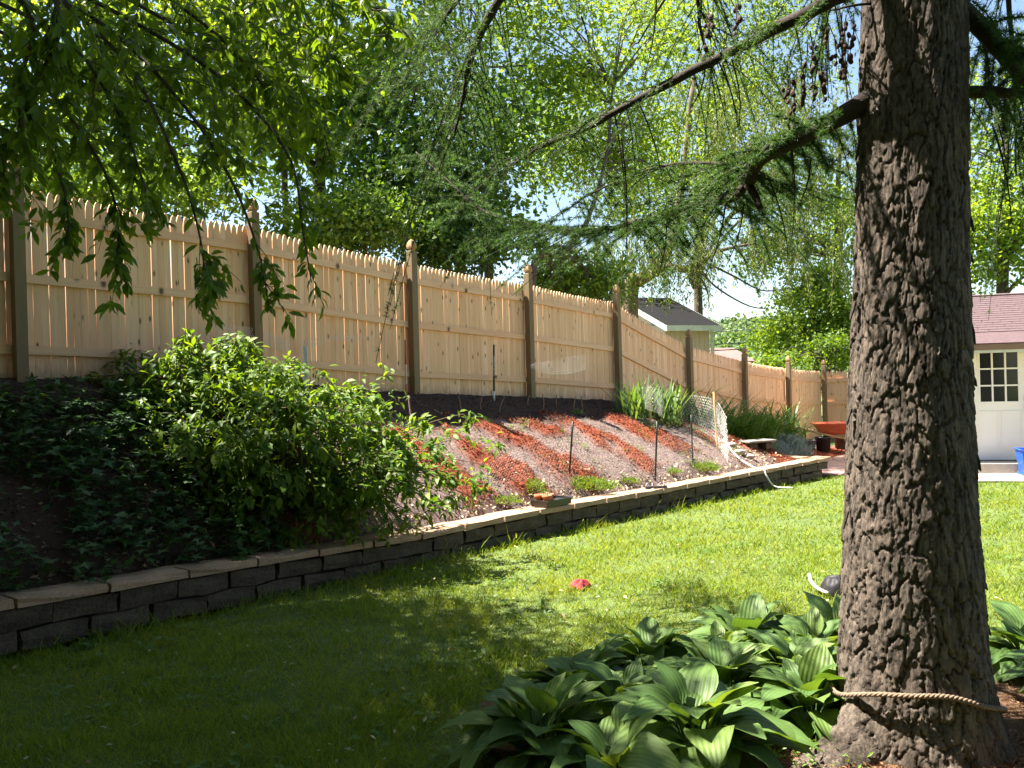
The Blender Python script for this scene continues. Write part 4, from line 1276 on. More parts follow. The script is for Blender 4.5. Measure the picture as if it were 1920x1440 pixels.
tree('maple_tree', 'straight brown trunk with airy crown right of the dark maple', gb(918, 520, 17.5), [(916, 480, 17.5), (914, 380, 17.5), (912, 260, 17.5), (900, 60, 17.5)], .115,
     [(930, 330, 17.5, .9, 1.0, .8, 22, 80, .3), (960, 180, 18, 1.3, 1.3, 1, 30, 80, .38), (900, 20, 18, 1.8, 1.2, 1.4, 34, 90, .42), (990, 460, 17, .35, .45, .4, 8, 60, .18)], G_MID, (.09, .15), .7)
tree('ailanthus_tree', 'light green tree with a bare leaning limb rising behind a fence post', gb(985, 560, 16), [(1000, 503, 16), (1050, 476, 16.3), (1088, 438, 16.6), (1130, 330, 17.2), (1150, 160, 18)], .085,
     [(1110, 220, 18.5, 1.5, 1.6, 1.3, 46, 90, .4), (1050, 70, 19, 1.7, 1.5, 1.4, 46, 90, .42), (1210, 290, 19, 1.3, 1.0, 1.2, 34, 90, .38), (1100, 520, 17.5, .9, .45, .7, 20, 80, .25), (1200, 60, 19.5, 1.5, 1.5, 1.3, 36, 90, .42)], G_LIGHT, (.10, .18), .4, .5)
tree('locust_tree', 'tall yellow green tree right of centre behind the larch boughs', gb(1310, 600, 38), [(1310, 420, 38), (1345, 250, 34), (1360, 60, 30)], .22,
     [(1290, 260, 27, 2.2, 1.9, 2, 46, 100, .5), (1400, 230, 28, 2.6, 2.2, 2, 54, 100, .5), (1330, 40, 28, 3.2, 2.0, 2, 60, 100, .55), (1500, 330, 28, 2.0, 2.0, 1.6, 46, 100, .5), (1480, 90, 28, 2.2, 2.0, 1.6, 36, 90, .5)], G_YEL, (.12, .2), .45, .5, tint=(1.55, 1.4, .35))
# willow: a leaning forked trunk with hanging strands
wil = thing('willow_tree', 'weeping willow with a broken dark limb above the shed', 'tree', tuple(gb(1180, 600, 23)), 0, 'trees beyond the fence')
wb = np.array(wil.location)
w1 = curve([wb - np.array([0, 0, .3]), at(1182, 552, 23), at(1200, 525, 23), at(1235, 500, 23.3), at(1262, 440, 23.5), at(1280, 330, 24), at(1300, 150, 24)], 26)
w2 = curve([at(1215, 515, 23.1), at(1250, 500, 23), at(1290, 505, 22.8), at(1318, 490, 22.7), at(1350, 470, 22.6), at(1420, 455, 22.5)], 20)
w3 = curve([at(1300, 500, 22.8), at(1300, 520, 22.75), at(1306, 540, 22.7)], 6)
w4 = curve([at(1310, 505, 22.8), at(1345, 540, 22.6), at(1400, 572, 22.5), at(1440, 580, 22.4)], 14)
w5 = curve([at(1310, 515, 22.8), at(1326, 545, 22.7), at(1330, 575, 22.7)], 10)
w6 = curve([at(1330, 495, 22.7), at(1380, 520, 22.5), at(1430, 545, 22.4), at(1480, 540, 22.3)], 12)
MB().tube(w1 - wb, np.linspace(.24, .07, 26), 10).build('trunk', m_wbark, wil, True)
MB().tube(w2 - wb, np.linspace(.13, .03, 20), 8).build('limb', m_trunk, wil, True)
MB().tube(w3 - wb, np.linspace(.16, .11, 6), 8).build('limb', m_trunk, wil, True)
for w_ in (w4, w5, w6): MB().tube(w_ - wb, np.linspace(.035, .012, len(w_)), 6).build('limb', m_trunk, wil, True)
SV, SF, sn = [], [], 0
st = MB()
for (px, py, y, rx, rz, ns, Lm) in ((1180, 470, 22.5, 1.6, .5, 60, 1.3), (1260, 440, 22.5, 1.3, .5, 60, 1.5), (1400, 430, 22.5, 1.7, .6, 55, 1.3), (1520, 420, 23, 1.3, .9, 45, 1.6), (1300, 230, 23, 3.2, 1.3, 120, 1.8), (1480, 240, 23, 1.8, 1.4, 70, 1.8), (1130, 480, 22.8, 1.0, .5, 40, 1.0), (1040, 470, 21, .5, .5, 14, .8)):
    c0 = at(px, py, y)
    for k in range(ns):
        p = c0 + rng.uniform(-1, 1, 3) * np.array([rx, .9, rz])
        L = Lm * rng.uniform(.4, 1.1)
        m = 5; s = np.linspace(0, 1, m)[:, None]
        dr = np.array([rng.normal(0, .25), rng.normal(0, .2), 0])
        P = p + dr * s * .8 + np.array([0, 0, -1.0]) * L * s ** 1.3
        st.tube(P - wb, np.linspace(.008, .003, m), 3, False)
        nl = int(46 * L / 1.2)
        q = rng.uniform(0, 4, nl); i_ = np.clip(q.astype(int), 0, 3); f = (q - i_)[:, None]
        pp = P[i_] * (1 - f) + P[i_ + 1] * f + rng.normal(size=(nl, 3)) * .05
        Lf = rng.uniform(.08, .15, nl)
        V, Fc = place(LEAF2, pp - wb, rand_unit(nl) * .6 + np.array([0, 0, -.8]), rand_unit(nl), Lf, Lf * .3)
        SV.append(V); SF.append(Fc + sn); sn += len(V)
tag(st.build('strands', m_wbark, wil), kind='stuff')
o = mkobj('crown', np_mesh('crown', np.concatenate(SV), [np.concatenate(SF)]), leaf_mat('willow_leaf', [(.11, .16, .045), (.15, .2, .055), (.19, .235, .075)], .5, .5, (1.25, 1.2, .5), .3), wil); tag(o, kind='stuff')

tree('bushy_tree', 'rounded bright green bushy tree between the shed and the larch trunk', gb(1530, 700, 27), [(1530, 640, 27), (1525, 580, 27)], .12,
     [(1530, 590, 27, 1.5, 1.3, 1.2, 90, 110, .32), (1470, 640, 26.5, .9, .7, .8, 34, 100, .25), (1590, 620, 26.5, 1.2, 1.1, 1, 50, 100, .3), (1545, 530, 27, .8, .6, .7, 24, 90, .25)], G_LIGHT, (.09, .15), .7, .45)
tree('bushy_tree', 'darker shrubby tree just over the far fence corner', gb(1560, 720, 25), [(1555, 690, 25), (1560, 660, 25)], .08,
     [(1570, 655, 25, 1.0, .5, .8, 40, 100, .22), (1480, 680, 24.5, .8, .25, .6, 22, 80, .2)], G_MID, (.07, .12), .6, .45)
tree('maple_tree', 'leafy green tree rising over the garage roof', gb(1880, 640, 24), [(1880, 520, 24), (1885, 380, 24), (1890, 200, 24)], .2,
     [(1850, 430, 24, 1.4, 1.8, 1.3, 60, 110, .4), (1960, 400, 24, 2.0, 2.2, 1.5, 60, 110, .45), (1880, 200, 25, 2.4, 2.0, 1.6, 44, 100, .45), (1720, 420, 26, 1.8, 1.8, 1.4, 40, 100, .45)], G_LIGHT, (.10, .17), .7, .45)
tree('maple_tree', 'pale green tree seen through the boughs beside the trunk', gb(1570, 640, 33), [(1570, 450, 33), (1575, 250, 33)], .2,
     [(1560, 420, 33, 2.2, 2.0, 1.6, 50, 100, .5), (1440, 480, 34, 1.6, .9, 1.3, 24, 100, .45), (1230, 380, 33, 2.2, 1.6, 1.6, 40, 100, .5), (1050, 250, 33, 2.2, 2.2, 1.6, 40, 100, .5)], G_YEL, (.12, .2), .7, .5, tint=(1.5, 1.4, .4))

def bush(name, label, base, crowns, cols, leaf=(.07, .12), group='bushes behind the fence'):
    base = np.array(base, float)
    o_ = thing(name, label, 'bush', tuple(base), 0, group)
    Ps = []
    st_ = MB()
    for (px, py, y, rx, rz, ry, nc, nl, cr) in crowns:
        c0 = at(px, py, y); d = rand_unit(nc)
        cc = c0 + d * np.array([rx, ry, rz]) * rng.uniform(.3, 1, (nc, 1)) ** .5
        for c in cc[:8]: st_.tube(np.array([base + rng.normal(size=3) * np.array([.2, .1, 0]), (base + c) / 2 + .1, c]) - base, [.03, .02, .008], 5)
        Ps.append(np.repeat(cc, nl, 0) + rng.normal(size=(nc * nl, 3)) * cr)
    P = np.concatenate(Ps); P = P[H(P[:, 0], P[:, 1]) < P[:, 2]]
    n = len(P); L = rng.uniform(*leaf, n)
    V, Fc = place(LEAF2, P - base, rand_unit(n) + np.array([0, 0, -.2]), rand_unit(n) * .7 + np.array([-.2, -.1, .8]), L, L * .65)
    st_.build('stems', m_trunk, o_)
    c_ = mkobj('foliage', np_mesh('foliage', V, [Fc]), leaf_mat(name + '_leaf', cols, .4, .5, (1.3, 1.25, .4), .3), o_); tag(c_, kind='stuff')
bush('bush', 'dense green bush topping the fence left of the tall post', gb(640, 500, 14.5), [(600, 425, 14.5, 1.0, .45, .8, 40, 100, .22), (700, 430, 14.8, .8, .5, .7, 34, 100, .22)], G_MID)
bush('bush', 'dark bush topping the fence just right of the tall post', gb(850, 520, 15.5), [(850, 470, 15.5, .8, .3, .6, 26, 100, .2), (800, 450, 15.6, .5, .35, .5, 16, 100, .2)], G_DARK)
bush('bush', 'yellow green bush over the fence below the leaning limb', gb(1090, 600, 18), [(1090, 540, 18, 1.0, .35, .7, 30, 90, .22), (1040, 520, 18, .6, .3, .5, 14, 90, .2)], G_YEL)
bush('bush', 'pale bush behind the fence under the overhanging leaves', gb(300, 480, 13), [(260, 360, 13, 1.6, .35, .8, 36, 90, .22), (90, 330, 13, 1.0, .3, .8, 24, 90, .22)], G_LIGHT)

# ------------------------------------------------------------------ far hill and woods
hx = np.linspace(-60, 190, 60); hy = np.linspace(110, 330, 40)
HX, HY = np.meshgrid(hx, hy, indexing='ij')
HZ = -3 + 20 * np.exp(-((HY - 240) / 75) ** 2) * (.55 + .5 * fbm(HX * .012, HY * .01, 0, 3, 5)) 
m_hill = M('hill_green', (.03, .06, .02), (.06, .11, .03), .4, .95, 0)
o = mkobj('hill', np_mesh('hill', np.stack([HX, HY, HZ], -1).reshape(-1, 3), [grid_faces(60, 40)], True), m_hill)
tag(o, 'low wooded hill on the horizon', 'hill', kind='structure')
n = 26000
x = rng.uniform(-20, 120, n); y = rng.uniform(120, 250, n)
cl = np.round(x / 7) * 7 + np.round(y / 7)
z = -3 + 20 * np.exp(-((y - 240) / 75) ** 2) * (.55 + .5 * fbm(x * .012, y * .01, 0, 3, 5)) + 4.5 * fbm(x * .16, y * .16, 0, 2, 77) * rng.uniform(.5, 1, n)
V, Fc = place(LEAF2, np.stack([x, y, z], -1), rand_unit(n), rand_unit(n) * .6 + np.array([-.2, -.4, .8]), rng.uniform(.8, 1.7, n), rng.uniform(.6, 1.2, n))
o = mkobj('distant_woods', np_mesh('distant_woods', V, [Fc]), leaf_mat('distant_leaf', [(.05, .10, .03), (.09, .15, .04), (.15, .21, .06)], .45))
tag(o, 'distant green woods on the hill beyond the shed', 'woods', kind='stuff')

# ------------------------------------------------------------------ shed behind the fence
m_side = M('shed_siding', (.60, .43, .36), (.68, .50, .42), 3, .8, .1, stretch=(1, 1, .3))
m_white = plain('white_trim', (.80, .78, .75), .6)
m_roof = M('dark_shingle', (.010, .010, .011), (.024, .023, .023), 30, 1.0, .5, .01, fine=120, spec=.03)
m_green = plain('pale_green_shade', (.40, .46, .38), .7)
m_glass = plain('window_glass', (.02, .022, .024), .08, 0, .6)
shc = at(1249, 600, 28); sx_, sy_ = float(shc[0]), 28.0
sg = float(H(sx_, sy_)) - .3
sang = R_(24)
shed = thing('garden_shed', 'pinkish wooden shed with dark roof and white trim behind the fence', 'shed', (sx_, sy_, sg), sang)
W, Dp = 1.9, 5.4                                    # eave length and depth, local x along the eave, y away
ze = float(at(1249, 606, 28)[2]) - sg
rise = 1.1
yr = Dp / 2
def slab(mb, pts):
    mb.add(np.array(pts), [[0, 1, 2, 3]])
body = MB().box((W / 2 - .08, Dp / 2, ze / 2 - .02), (W - .16, Dp - .16, ze - .04))
body.add([(.08, .08, ze - .05), (.08, Dp - .08, ze - .05), (.08, yr, ze + rise - .12), (W - .08, .08, ze - .05), (W - .08, Dp - .08, ze - .05), (W - .08, yr, ze + rise - .12)], [[0, 1, 2], [3, 5, 4]])
body.build('wall', m_side, shed)
for k in range(9):                                   # upright grooves of the siding boards
    MB().box((.1 + k * .19, .074, ze / 2), (.175, .012, ze - .1)).build('siding_board', m_side, shed)
sg_l = MB().box((.074, Dp / 2, ze / 2 + .3), (.012, Dp - .2, ze - .5)); sg_l.build('side_cladding', m_green, shed)  # left wall's green shade put into its colour
for sgn in (0, 1):
    y0, y1 = (-.22, yr) if sgn == 0 else (Dp + .22, yr)
    sl0 = rise / yr
    z0_, z1_ = ze - .22 * sl0, ze + rise
    V = [(-.12, y0, z0_), (W + .12, y0, z0_), (W + .12, y1, z1_), (-.12, y1, z1_)]
    V2 = [(a, b, c - .06) for a, b, c in V]
    MB().add(V + V2, [[0, 1, 2, 3], [7, 6, 5, 4], [0, 4, 5, 1], [1, 5, 6, 2], [2, 6, 7, 3], [3, 7, 4, 0]]).build('roof_slope', m_roof, shed)
    # rake boards
    for xx in (-.135, W + .135):
        a, b = np.array([xx, y0, z0_ - .10]), np.array([xx, y1, z1_ - .10])
        ax = nrm(b - a); up = np.array([0, -ax[2], ax[1]]); up = up if up[2] > 0 else -up
        Rm = np.stack([np.array([1.0, 0, 0]), up, ax], 1)
        MB().box((a + b) / 2, (.02, .17, np.linalg.norm(b - a)), Rm).build('rake_board', m_green if xx < 0 else m_white, shed)
MB().box((W / 2, -.232, ze - .22 * rise / yr - .085), (W + .29, .022, .18)).build('fascia', m_white, shed)
MB().box((W - .06, .06, ze / 2 - .05), (.12, .05, ze - .15)).build('corner_trim', m_white, shed)
wf = MB().box((.062, .75, ze - .05), (.03, .46, .4)).build('window', m_white, shed)
MB().box((.045, .75, ze - .05), (.012, .38, .32)).build('pane', m_glass, wf)

# far neighbour house, only its roof end showing
hc = at(1372, 668, 60)
nh = thing('neighbour_house', 'distant small house with pink roof and white gable beyond the shed', 'house', (float(hc[0]), 60, -1.2), R_(35))
m_pink = M('pink_shingle', (.2, .11, .095), (.26, .15, .13), 4, .9, .1)
zt2 = float(at(1372, 652, 60)[2]) + 1.2; zb2 = float(at(1372, 675, 60)[2]) + 1.2
b = MB()
b.add([(-6, -1.6, 0), (0, -1.6, 0), (0, 1.6, 0), (-6, 1.6, 0), (-6, -1.6, zb2), (0, -1.6, zb2), (0, 1.6, zb2), (-6, 1.6, zb2), (-6, 0, zt2 - .1), (0, 0, zt2 - .1)],
      [[0, 1, 5, 4], [1, 2, 6, 5], [2, 3, 7, 6], [3, 0, 4, 7]], [[5, 6, 9], [7, 4, 8]])
b.build('wall', m_white, nh)
for s in (-1, 1):
    V = [(-6.2, s * 1.85, zb2 - .12), (.2, s * 1.85, zb2 - .12), (.2, 0, zt2), (-6.2, 0, zt2)]
    MB().add(V + [(x_, y_, z_ - .1) for x_, y_, z_ in V], [[0, 1, 2, 3], [7, 6, 5, 4], [0, 4, 5, 1], [1, 5, 6, 2], [2, 6, 7, 3], [3, 7, 4, 0]]).build('roof_slope', m_pink, nh)
wfr = MB().box((.03, 0, zb2 + .15), (.06, .5, .55)).build('window', m_white, nh)
MB().box((.07, 0, zb2 + .15), (.02, .36, .42)).build('pane', m_glass, wfr)

# overhead cables
m_cable = plain('black_cable', (.03, .03, .03), .6)
m_cable2 = plain('grey_cable', (.5, .48, .42), .5)
for (ya, yb, mt, lb, r) in ((620, 588, m_cable2, 'pale overhead cable, highest of three right of the shed', .022), (643, 617, m_cable, 'dark overhead cable, middle of three right of the shed', .02), (654, 630, m_cable, 'dark overhead cable, lowest of three right of the shed', .022)):
    a, c = at(1290, ya + 5, 34), at(1760, yb - 22, 30)
    s = np.linspace(0, 1, 24)[:, None]
    P = a + (c - a) * s; P[:, 2] -= .5 * (4 * s[:, 0] * (1 - s[:, 0])) * .35
    o = MB().tube(P, r, 6).build('overhead_cable', mt, None, True); tag(o, lb, 'cable', 'overhead cables')

# ------------------------------------------------------------------ garage
gz0 = -.30
gar = thing('garage', 'white garage with pinkish shingle roof behind the larch', 'garage', (GAR[0], GAR[1], gz0), GANG)
m_gwall = M('garage_wall', (.84, .75, .65), (.88, .80, .71), 2, .7, .1)
m_door = M('garage_door_paint', (.86, .78, .70), (.9, .83, .76), 2, .45, .05)
m_step = M('concrete_step', (.26, .23, .19), (.38, .34, .28), 8, .95, .3, fine=50)
m_shin = M('pink_grey_shingle', (.07, .044, .045), (.105, .068, .07), 14, .95, .4, .006, rnd=True, fine=110)
m_rust = plain('rusty_gutter_edge', (.25, .14, .09), .8)
m_brass = plain('door_brass', (.55, .45, .33), .35, 1.0)
x0, x1 = -.95, 5.2; HW = 2.30; dl, dr, dt_ = .0, .95, 2.31
wl = MB()
wl.box(((x0 - .12) / 2, .08, HW / 2), (-.12 - x0, .16, HW)); wl.box(((x1 + 1.07) / 2, .08, HW / 2), (x1 - 1.07, .16, HW))
wl.box((.475, .08, (HW + dt_ + .06) / 2), (1.19, .156, HW - dt_ - .06 + .02))
wl.box((x0 + .08, 2.6, HW / 2), (.156, 4.9, HW)); wl.box((x1 - .08, 2.6, HW / 2), (.156, 4.9, HW)); wl.box(((x0 + x1) / 2, 5.1, HW / 2), (x1 - x0 - .01, .16, HW))
wl.build('wall', m_gwall, gar)
fr = MB(); fr.box((-.06, .04, .26 + 1.04), (.11, .12, 2.08)); fr.box((1.01, .04, .26 + 1.04), (.11, .12, 2.08)); fr.box((.475, .04, 2.345), (1.18, .118, .07))
fr.build('door_frame', m_door, gar)
door = thing('door', 'white', 'x'); 
for k_ in ('label', 'category'): del door[k_]
door.parent = gar
zd0, zd1 = .265, 2.305
gx0, gx1, gz1_, gz2_ = .165, .785, 1.27, 2.15
leafm = MB()
leafm.box((.475, .06, (zd0 + gz1_) / 2), (.94, .045, gz1_ - zd0)); leafm.box((.475, .06, (gz2_ + zd1) / 2), (.94, .045, zd1 - gz2_))
leafm.box(((.005 + gx0) / 2, .06, (gz1_ + gz2_) / 2), (gx0 - .005, .045, gz2_ - gz1_)); leafm.box(((gx1 + .945) / 2, .06, (gz1_ + gz2_) / 2), (.945 - gx1, .045, gz2_ - gz1_))
leafm.build('door_leaf', m_door, door)
for (cx__, cz__, w_, h_) in ((.3, .8, .3, .62), (.66, .8, .3, .62)):
    pm = MB(); t_ = .022
    pm.box((cx__, .034, cz__ + h_ / 2), (w_, .012, t_)); pm.box((cx__, .034, cz__ - h_ / 2), (w_, .012, t_)); pm.box((cx__ - w_ / 2, .0335, cz__), (t_, .011, h_)); pm.box((cx__ + w_ / 2, .0335, cz__), (t_, .011, h_))
    pm.build('panel_moulding', m_door, door)
pw, ph = (gx1 - gx0) / 3, (gz2_ - gz1_) / 3
for i_ in range(3):
    for j_ in range(3):
        MB().box((gx0 + pw * (i_ + .5), .065, gz1_ + ph * (j_ + .5)), (pw - .02, .008, ph - .02)).build('pane', m_glass, door)
mu = MB()
for i_ in range(4): mu.box((gx0 + pw * i_, .05, (gz1_ + gz2_) / 2), (.026, .05, gz2_ - gz1_ + .026))
for j_ in range(4): mu.box(((gx0 + gx1) / 2, .0495, gz1_ + ph * j_), (gx1 - gx0 + .024, .048, .026))
mu.build('muntins', m_door, door)
for zz_ in (1.17, 1.32):
    kb = MB().lathe([(.001, 0), (.024, .002), (.03, .012), (.026, .03), (.014, .036), (.012, .06)], 12)
    k_ = kb.build('door_knob', m_brass, door, True); k_.location = (.885, -.012, zz_); k_.rotation_euler = (R_(-90), 0, 0)
MB().box((.5, -.16, .125), (1.5, .44, .25), None, .012).build('step', m_step, gar)
# roof: overlapping courses of shingles
rs, ov = math.tan(R_(20)), .38
ey, ez_ = -ov, HW - .02
ln = 2.95
cs, sn_ = math.cos(R_(20)), math.sin(R_(20))
def roof_pt(s, x_): return (x_, ey + s * cs, ez_ + s * sn_)
rd = MB()
V = [roof_pt(0, x0 - .2), roof_pt(0, x1 + .2), roof_pt(ln, x1 + .2), roof_pt(ln, x0 - .2)]
rd.add(V + [(a, b_, c - .09) for a, b_, c in V], [[0, 1, 2, 3], [7, 6, 5, 4], [0, 4, 5, 1], [1, 5, 6, 2], [2, 6, 7, 3], [3, 7, 4, 0]])
V = [(a, 2 * (ey + ln * cs) - b_, c) for a, b_, c in V]
rd.add(V + [(a, b_, c - .09) for a, b_, c in V], [[3, 2, 1, 0], [4, 5, 6, 7], [1, 5, 4, 0], [2, 6, 5, 1], [3, 7, 6, 2], [0, 4, 7, 3]])
rd.build('roof_deck', m_shin, gar)
nrow = 17; st_ = (ln - .62) / nrow
shm = []
for w_ in (.30, .31, .295):
    mb_ = MB().box((0, 0, 0), (w_, st_ * 1.25, .014)); q = mb_.mesh('shingle'); q.materials.append(m_shin); shm.append(q)
for r in range(nrow):
    s_ = .62 + st_ * (r + .5)
    for k in range(17):
        x_ = -1.0 + (k + .5 * (r % 2)) * .31
        if x_ > 4.2: continue
        o = mkobj('shingle', random.choice(shm), None, gar)
        p = roof_pt(s_, x_)
        o.location = (p[0], p[1] - .012 * sn_, p[2] + .012 + .006 * cs); o.rotation_euler = (R_(20) - .05, 0, random.uniform(-.01, .01))
MB().box((2.1, ey + .31 * cs, ez_ + .31 * sn_ + .012), (6.4, .62, .012), [[1, 0, 0], [0, cs, -sn_], [0, sn_, cs]]).build('eave_flashing', m_shin, gar)
MB().box((2.1, ey + ln * cs, ez_ + ln * sn_ + .02), (6.5, .16, .05), None, .015).build('ridge_cap', plain('ridge_cap_dark', (.2, .13, .125), .9), gar)
MB().box((2.1, ey - .012, ez_ - .05), (6.5, .02, .1)).build('gutter_edge', m_rust, gar)
MB().box((2.1, ey + .03, ez_ - .12), (6.5, .05, .045)).build('eave_trim', m_white, gar)
MB().box((2.1, ey / 2 + .02, ez_ - .125), (6.4, ov - .1, .02)).build('soffit', m_gwall, gar)

# concrete pad and brick path
m_conc = M('patio_concrete', (.30, .25, .2), (.42, .36, .3), 2.5, .9, .2, .005, fine=70)
def sheet(name, corners, z_off, mat, label, cat, th=.05):
    P = np.array([[x_, y_, float(lawn_z(x_, y_)) + z_off] for x_, y_ in corners])
    n_ = len(P)
    mb_ = MB().add(np.vstack([P, P - np.array([0, 0, th])]), [list(range(n_))], *[[[i_, i_ + n_, (i_ + 1) % n_ + n_, (i_ + 1) % n_]] for i_ in range(n_)])
    return tag(mb_.build(name, mat), label, cat, kind='structure')
def g2w(a, b_): return (GAR[0] + GD[0] * a + GN[0] * b_, GAR[1] + GD[1] * a + GN[1] * b_)
sheet('patio', [g2w(-1.5, .0), g2w(-1.5, 1.72), g2w(.1, 1.66), g2w(1.5, 1.75), g2w(5, 1.7), g2w(5, 0)], .03, m_conc, 'pale concrete pad in front of the garage door', 'patio')
# moss in its crack
mp = curve([(*g2w(.62, .35), -.21), (*g2w(.7, .7), -.21), (*g2w(.95, 1.0), -.21), (*g2w(.85, 1.3), -.21), (*g2w(1.1, 1.65), -.21)], 40)
n = 900
ii = rng.integers(0, 40, n); P = mp[ii] + rng.normal(size=(n, 3)) * np.array([.03, .03, 0]); P[:, 2] = lawn_z(P[:, 0], P[:, 1]) + .034
V, Fc = place(BLADE, P, rand_unit(n) * .7 + np.array([0, 0, .8]), rand_unit(n), rng.uniform(.02, .05, n), .008)
o = mkobj('crack_moss', np_mesh('crack_moss', V, [Fc]), m_weed); tag(o, 'yellow green moss and grass in the patio crack', 'moss', kind='stuff')
m_brick = M('path_brick', (.36, .21, .17), (.50, .33, .27), 6, .9, .3, .006, rnd=True, fine=60)
path = sheet('brick_path', [xy(12.15, 2.95), xy(16.5, 3.2), xy(16.5, 1.1), xy(12.15, 1.2)], .01, m_soil, 'brick path at the far end of the wall', 'path')
pv = MB().box((0, 0, 0), (.58, .27, .05), None, .008).mesh('paver'); pv.materials.append(m_brick)
for r in range(14):
    for k in range(6):
        u_, t_ = 12.3 + r * .285, 1.3 + k * .3 + (.1 if r % 2 else 0)
        x_, y_ = xy(u_, t_)
        if k % 2 == 0:
            x_, y_ = xy(u_, t_ + .15)
            o = mkobj('paver', pv, None, path); o.location = (x_, y_, float(lawn_z(x_, y_)) + .018 + random.uniform(-.003, .003)); o.rotation_euler = (0, 0, _a + math.pi / 2 + random.uniform(-.02, .02))

# ------------------------------------------------------------------ unseen house added behind the camera to block low sky and darken the foreground
m_hs = M('brown_siding', (.09, .06, .042), (.13, .09, .065), 3, .85, .1)
house = thing('house', 'brown sided house added unseen behind the viewpoint to shade the foreground', 'house', (0, -3.2, 0))
MB().box((-1.0, -3.0, 2.9), (17, 6.0, 6.0)).build('wall', m_hs, house)
for k in range(30):
    MB().box((-1.0, .018, .12 + k * .196), (16.98, .03, .185), [[1, 0, 0], [0, .996, -.09], [0, .09, .996]]).build('siding_board', m_hs, house)
for xx in (-6.5, -3.2, 3.6):
    f_ = MB().box((xx, .07, 1.7), (1.1, .06, 1.4)).build('window', m_white, house)
    MB().box((xx, .105, 1.7), (.94, .02, 1.24)).build('pane', m_glass, f_)
V = [(-9.9, .6, 5.8), (7.9, .6, 5.8), (7.9, -3, 8.0), (-9.9, -3, 8.0)]
V2 = [(a_, -6 - b_, c_) for a_, b_, c_ in V]
MB().add(V + [(a_, b_, c_ - .12) for a_, b_, c_ in V], [[0, 1, 2, 3], [7, 6, 5, 4], [0, 4, 5, 1], [1, 5, 6, 2], [2, 6, 7, 3], [3, 7, 4, 0]]).build('roof_slope', m_roof, house)
MB().add(V2 + [(a_, b_, c_ - .12) for a_, b_, c_ in V2], [[3, 2, 1, 0], [4, 5, 6, 7], [1, 5, 4, 0], [2, 6, 5, 1], [3, 7, 6, 2], [0, 4, 7, 3]]).build('roof_slope', m_roof, house)

# ------------------------------------------------------------------ things in the garden bed
def bank_pt(px, py):
    """where the ray through a photo pixel meets the ground"""
    r = _f + (px - 960) / F_PX * CR - (py - 720) / F_PX * CU
    s = np.arange(3.0, 40, .02)
    P = EYE + r * s[:, None] / r[1]
    hit = np.nonzero(P[:, 2] < H(P[:, 0], P[:, 1]))[0]
    return P[hit[0]] if len(hit) else P[-1]

def foot(p):
    p = np.array(p, float); p[2] = float(H(p[0], p[1])) - .02; return p

m_steel = plain('green_black_stake', (.02, .028, .022), .5, .3)
m_black = plain('black_stake', (.018, .016, .016), .5)
m_wstake = plain('white_stake', (.72, .72, .74), .6)
m_tan = wood_mat('tan_stake', (.62, .42, .20), (.68, .48, .25), (.45, .28, .12), False)
m_redp = plain('red_paint_pole', (.50, .14, .08), .6)
m_pale = plain('pale_paint_pole', (.62, .50, .46), .6)
m_stick = M('stick_bark', (.10, .065, .045), (.22, .15, .11), 30, .9, .4)

def stake(name, label, cat, px, y0, y1, mat, r=.012, lean=0.0, n=8, kind='round', depth=None):
    """upright stake from its top pixel row y0 down to its foot at row y1"""
    b = bank_pt(px, y1) if depth is None else at(px, y1, depth)
    t_ = at(px + lean, y0, b[1])
    o_ = thing(name, label, cat, tuple(foot(b)), 0, None)
    O = np.array(o_.location)
    b2 = np.array(O) - np.array([0, 0, .08])
    if kind == 'flat':
        L = np.linalg.norm(t_ - b2)
        MB().box((0, 0, L / 2), (r * 2.6, r * 1.2, L), None, .002).build('shaft', mat, o_).location = tuple(b2 - O)
    else:
        MB().tube(np.linspace(b2, t_, 6) - O, r, n).build('shaft', mat, o_, True)
    return o_, b2, t_, O
o_, a, b, O = stake('fence_stake', 'black metal stake with white lettered sleeve, in front of the fourth fence panel', 'stake', 926, 646, 750, m_black, .013)
MB().tube(np.linspace(a + (b - a) * .1, a + (b - a) * .25, 3) - O, .0145, 8).build('white_band', m_wstake, o_, True)
MB().tube(np.linspace(a + (b - a) * .5, a + (b - a) * .82, 3) - O, .0143, 8).build('printed_band', M('printed_band', (.05, .04, .04), (.55, .5, .48), 55, .6, 0), o_, True)
stake('fence_stake', 'dark green metal stake by the fern near the fifth post', 'stake', 1104, 664, 742, m_steel, .014, 2)
o_, a, b, O = stake('painted_pole', 'thin red and white pole leaning beside the tallest post', 'pole', 762, 638, 742, m_pale, .011, -2)
MB().tube(np.linspace(a + (b - a) * .62, b, 3) - O, .0125, 8).build('rusty_tip', m_redp, o_, True)
MB().tube(np.linspace(a, a + (b - a) * .3, 3) - O, .0122, 8).build('red_foot', m_redp, o_, True)
p = [at(766, 742, 9.9), at(770, 775, 9.85), at(773, 790, 9.82), at(771, 806, 9.8)]
o = MB().tube(curve(p, 14), np.linspace(.012, .014, 14), 6).build('dead_stick', m_stick, None, True); tag(o, 'crooked dark stick below the red and white pole', 'stick')
stake('white_stake', 'flat white stake standing above the shrub by the fence', 'stake', 575, 648, 735, m_wstake, .017, 0, kind='flat', depth=10.2)
stake('fence_stake', 'short dark stake poking above the shrub by the second post', 'stake', 425, 636, 690, m_black, .016, 0, depth=9.4)
stake('fence_stake', 'dark spiral stake above the shrub, at the curled end of the wire', 'stake', 404, 632, 690, m_steel, .01, -3, depth=9.3)
stake('wire_stake', 'dark twisted stake holding the front wire, nearest the seed tray', 'stake', 1066, 790, 893, m_steel, .013, 8)
stake('wire_stake', 'dark front wire stake above the sandals', 'stake', 1228, 790, 897, m_steel, .013, 4)
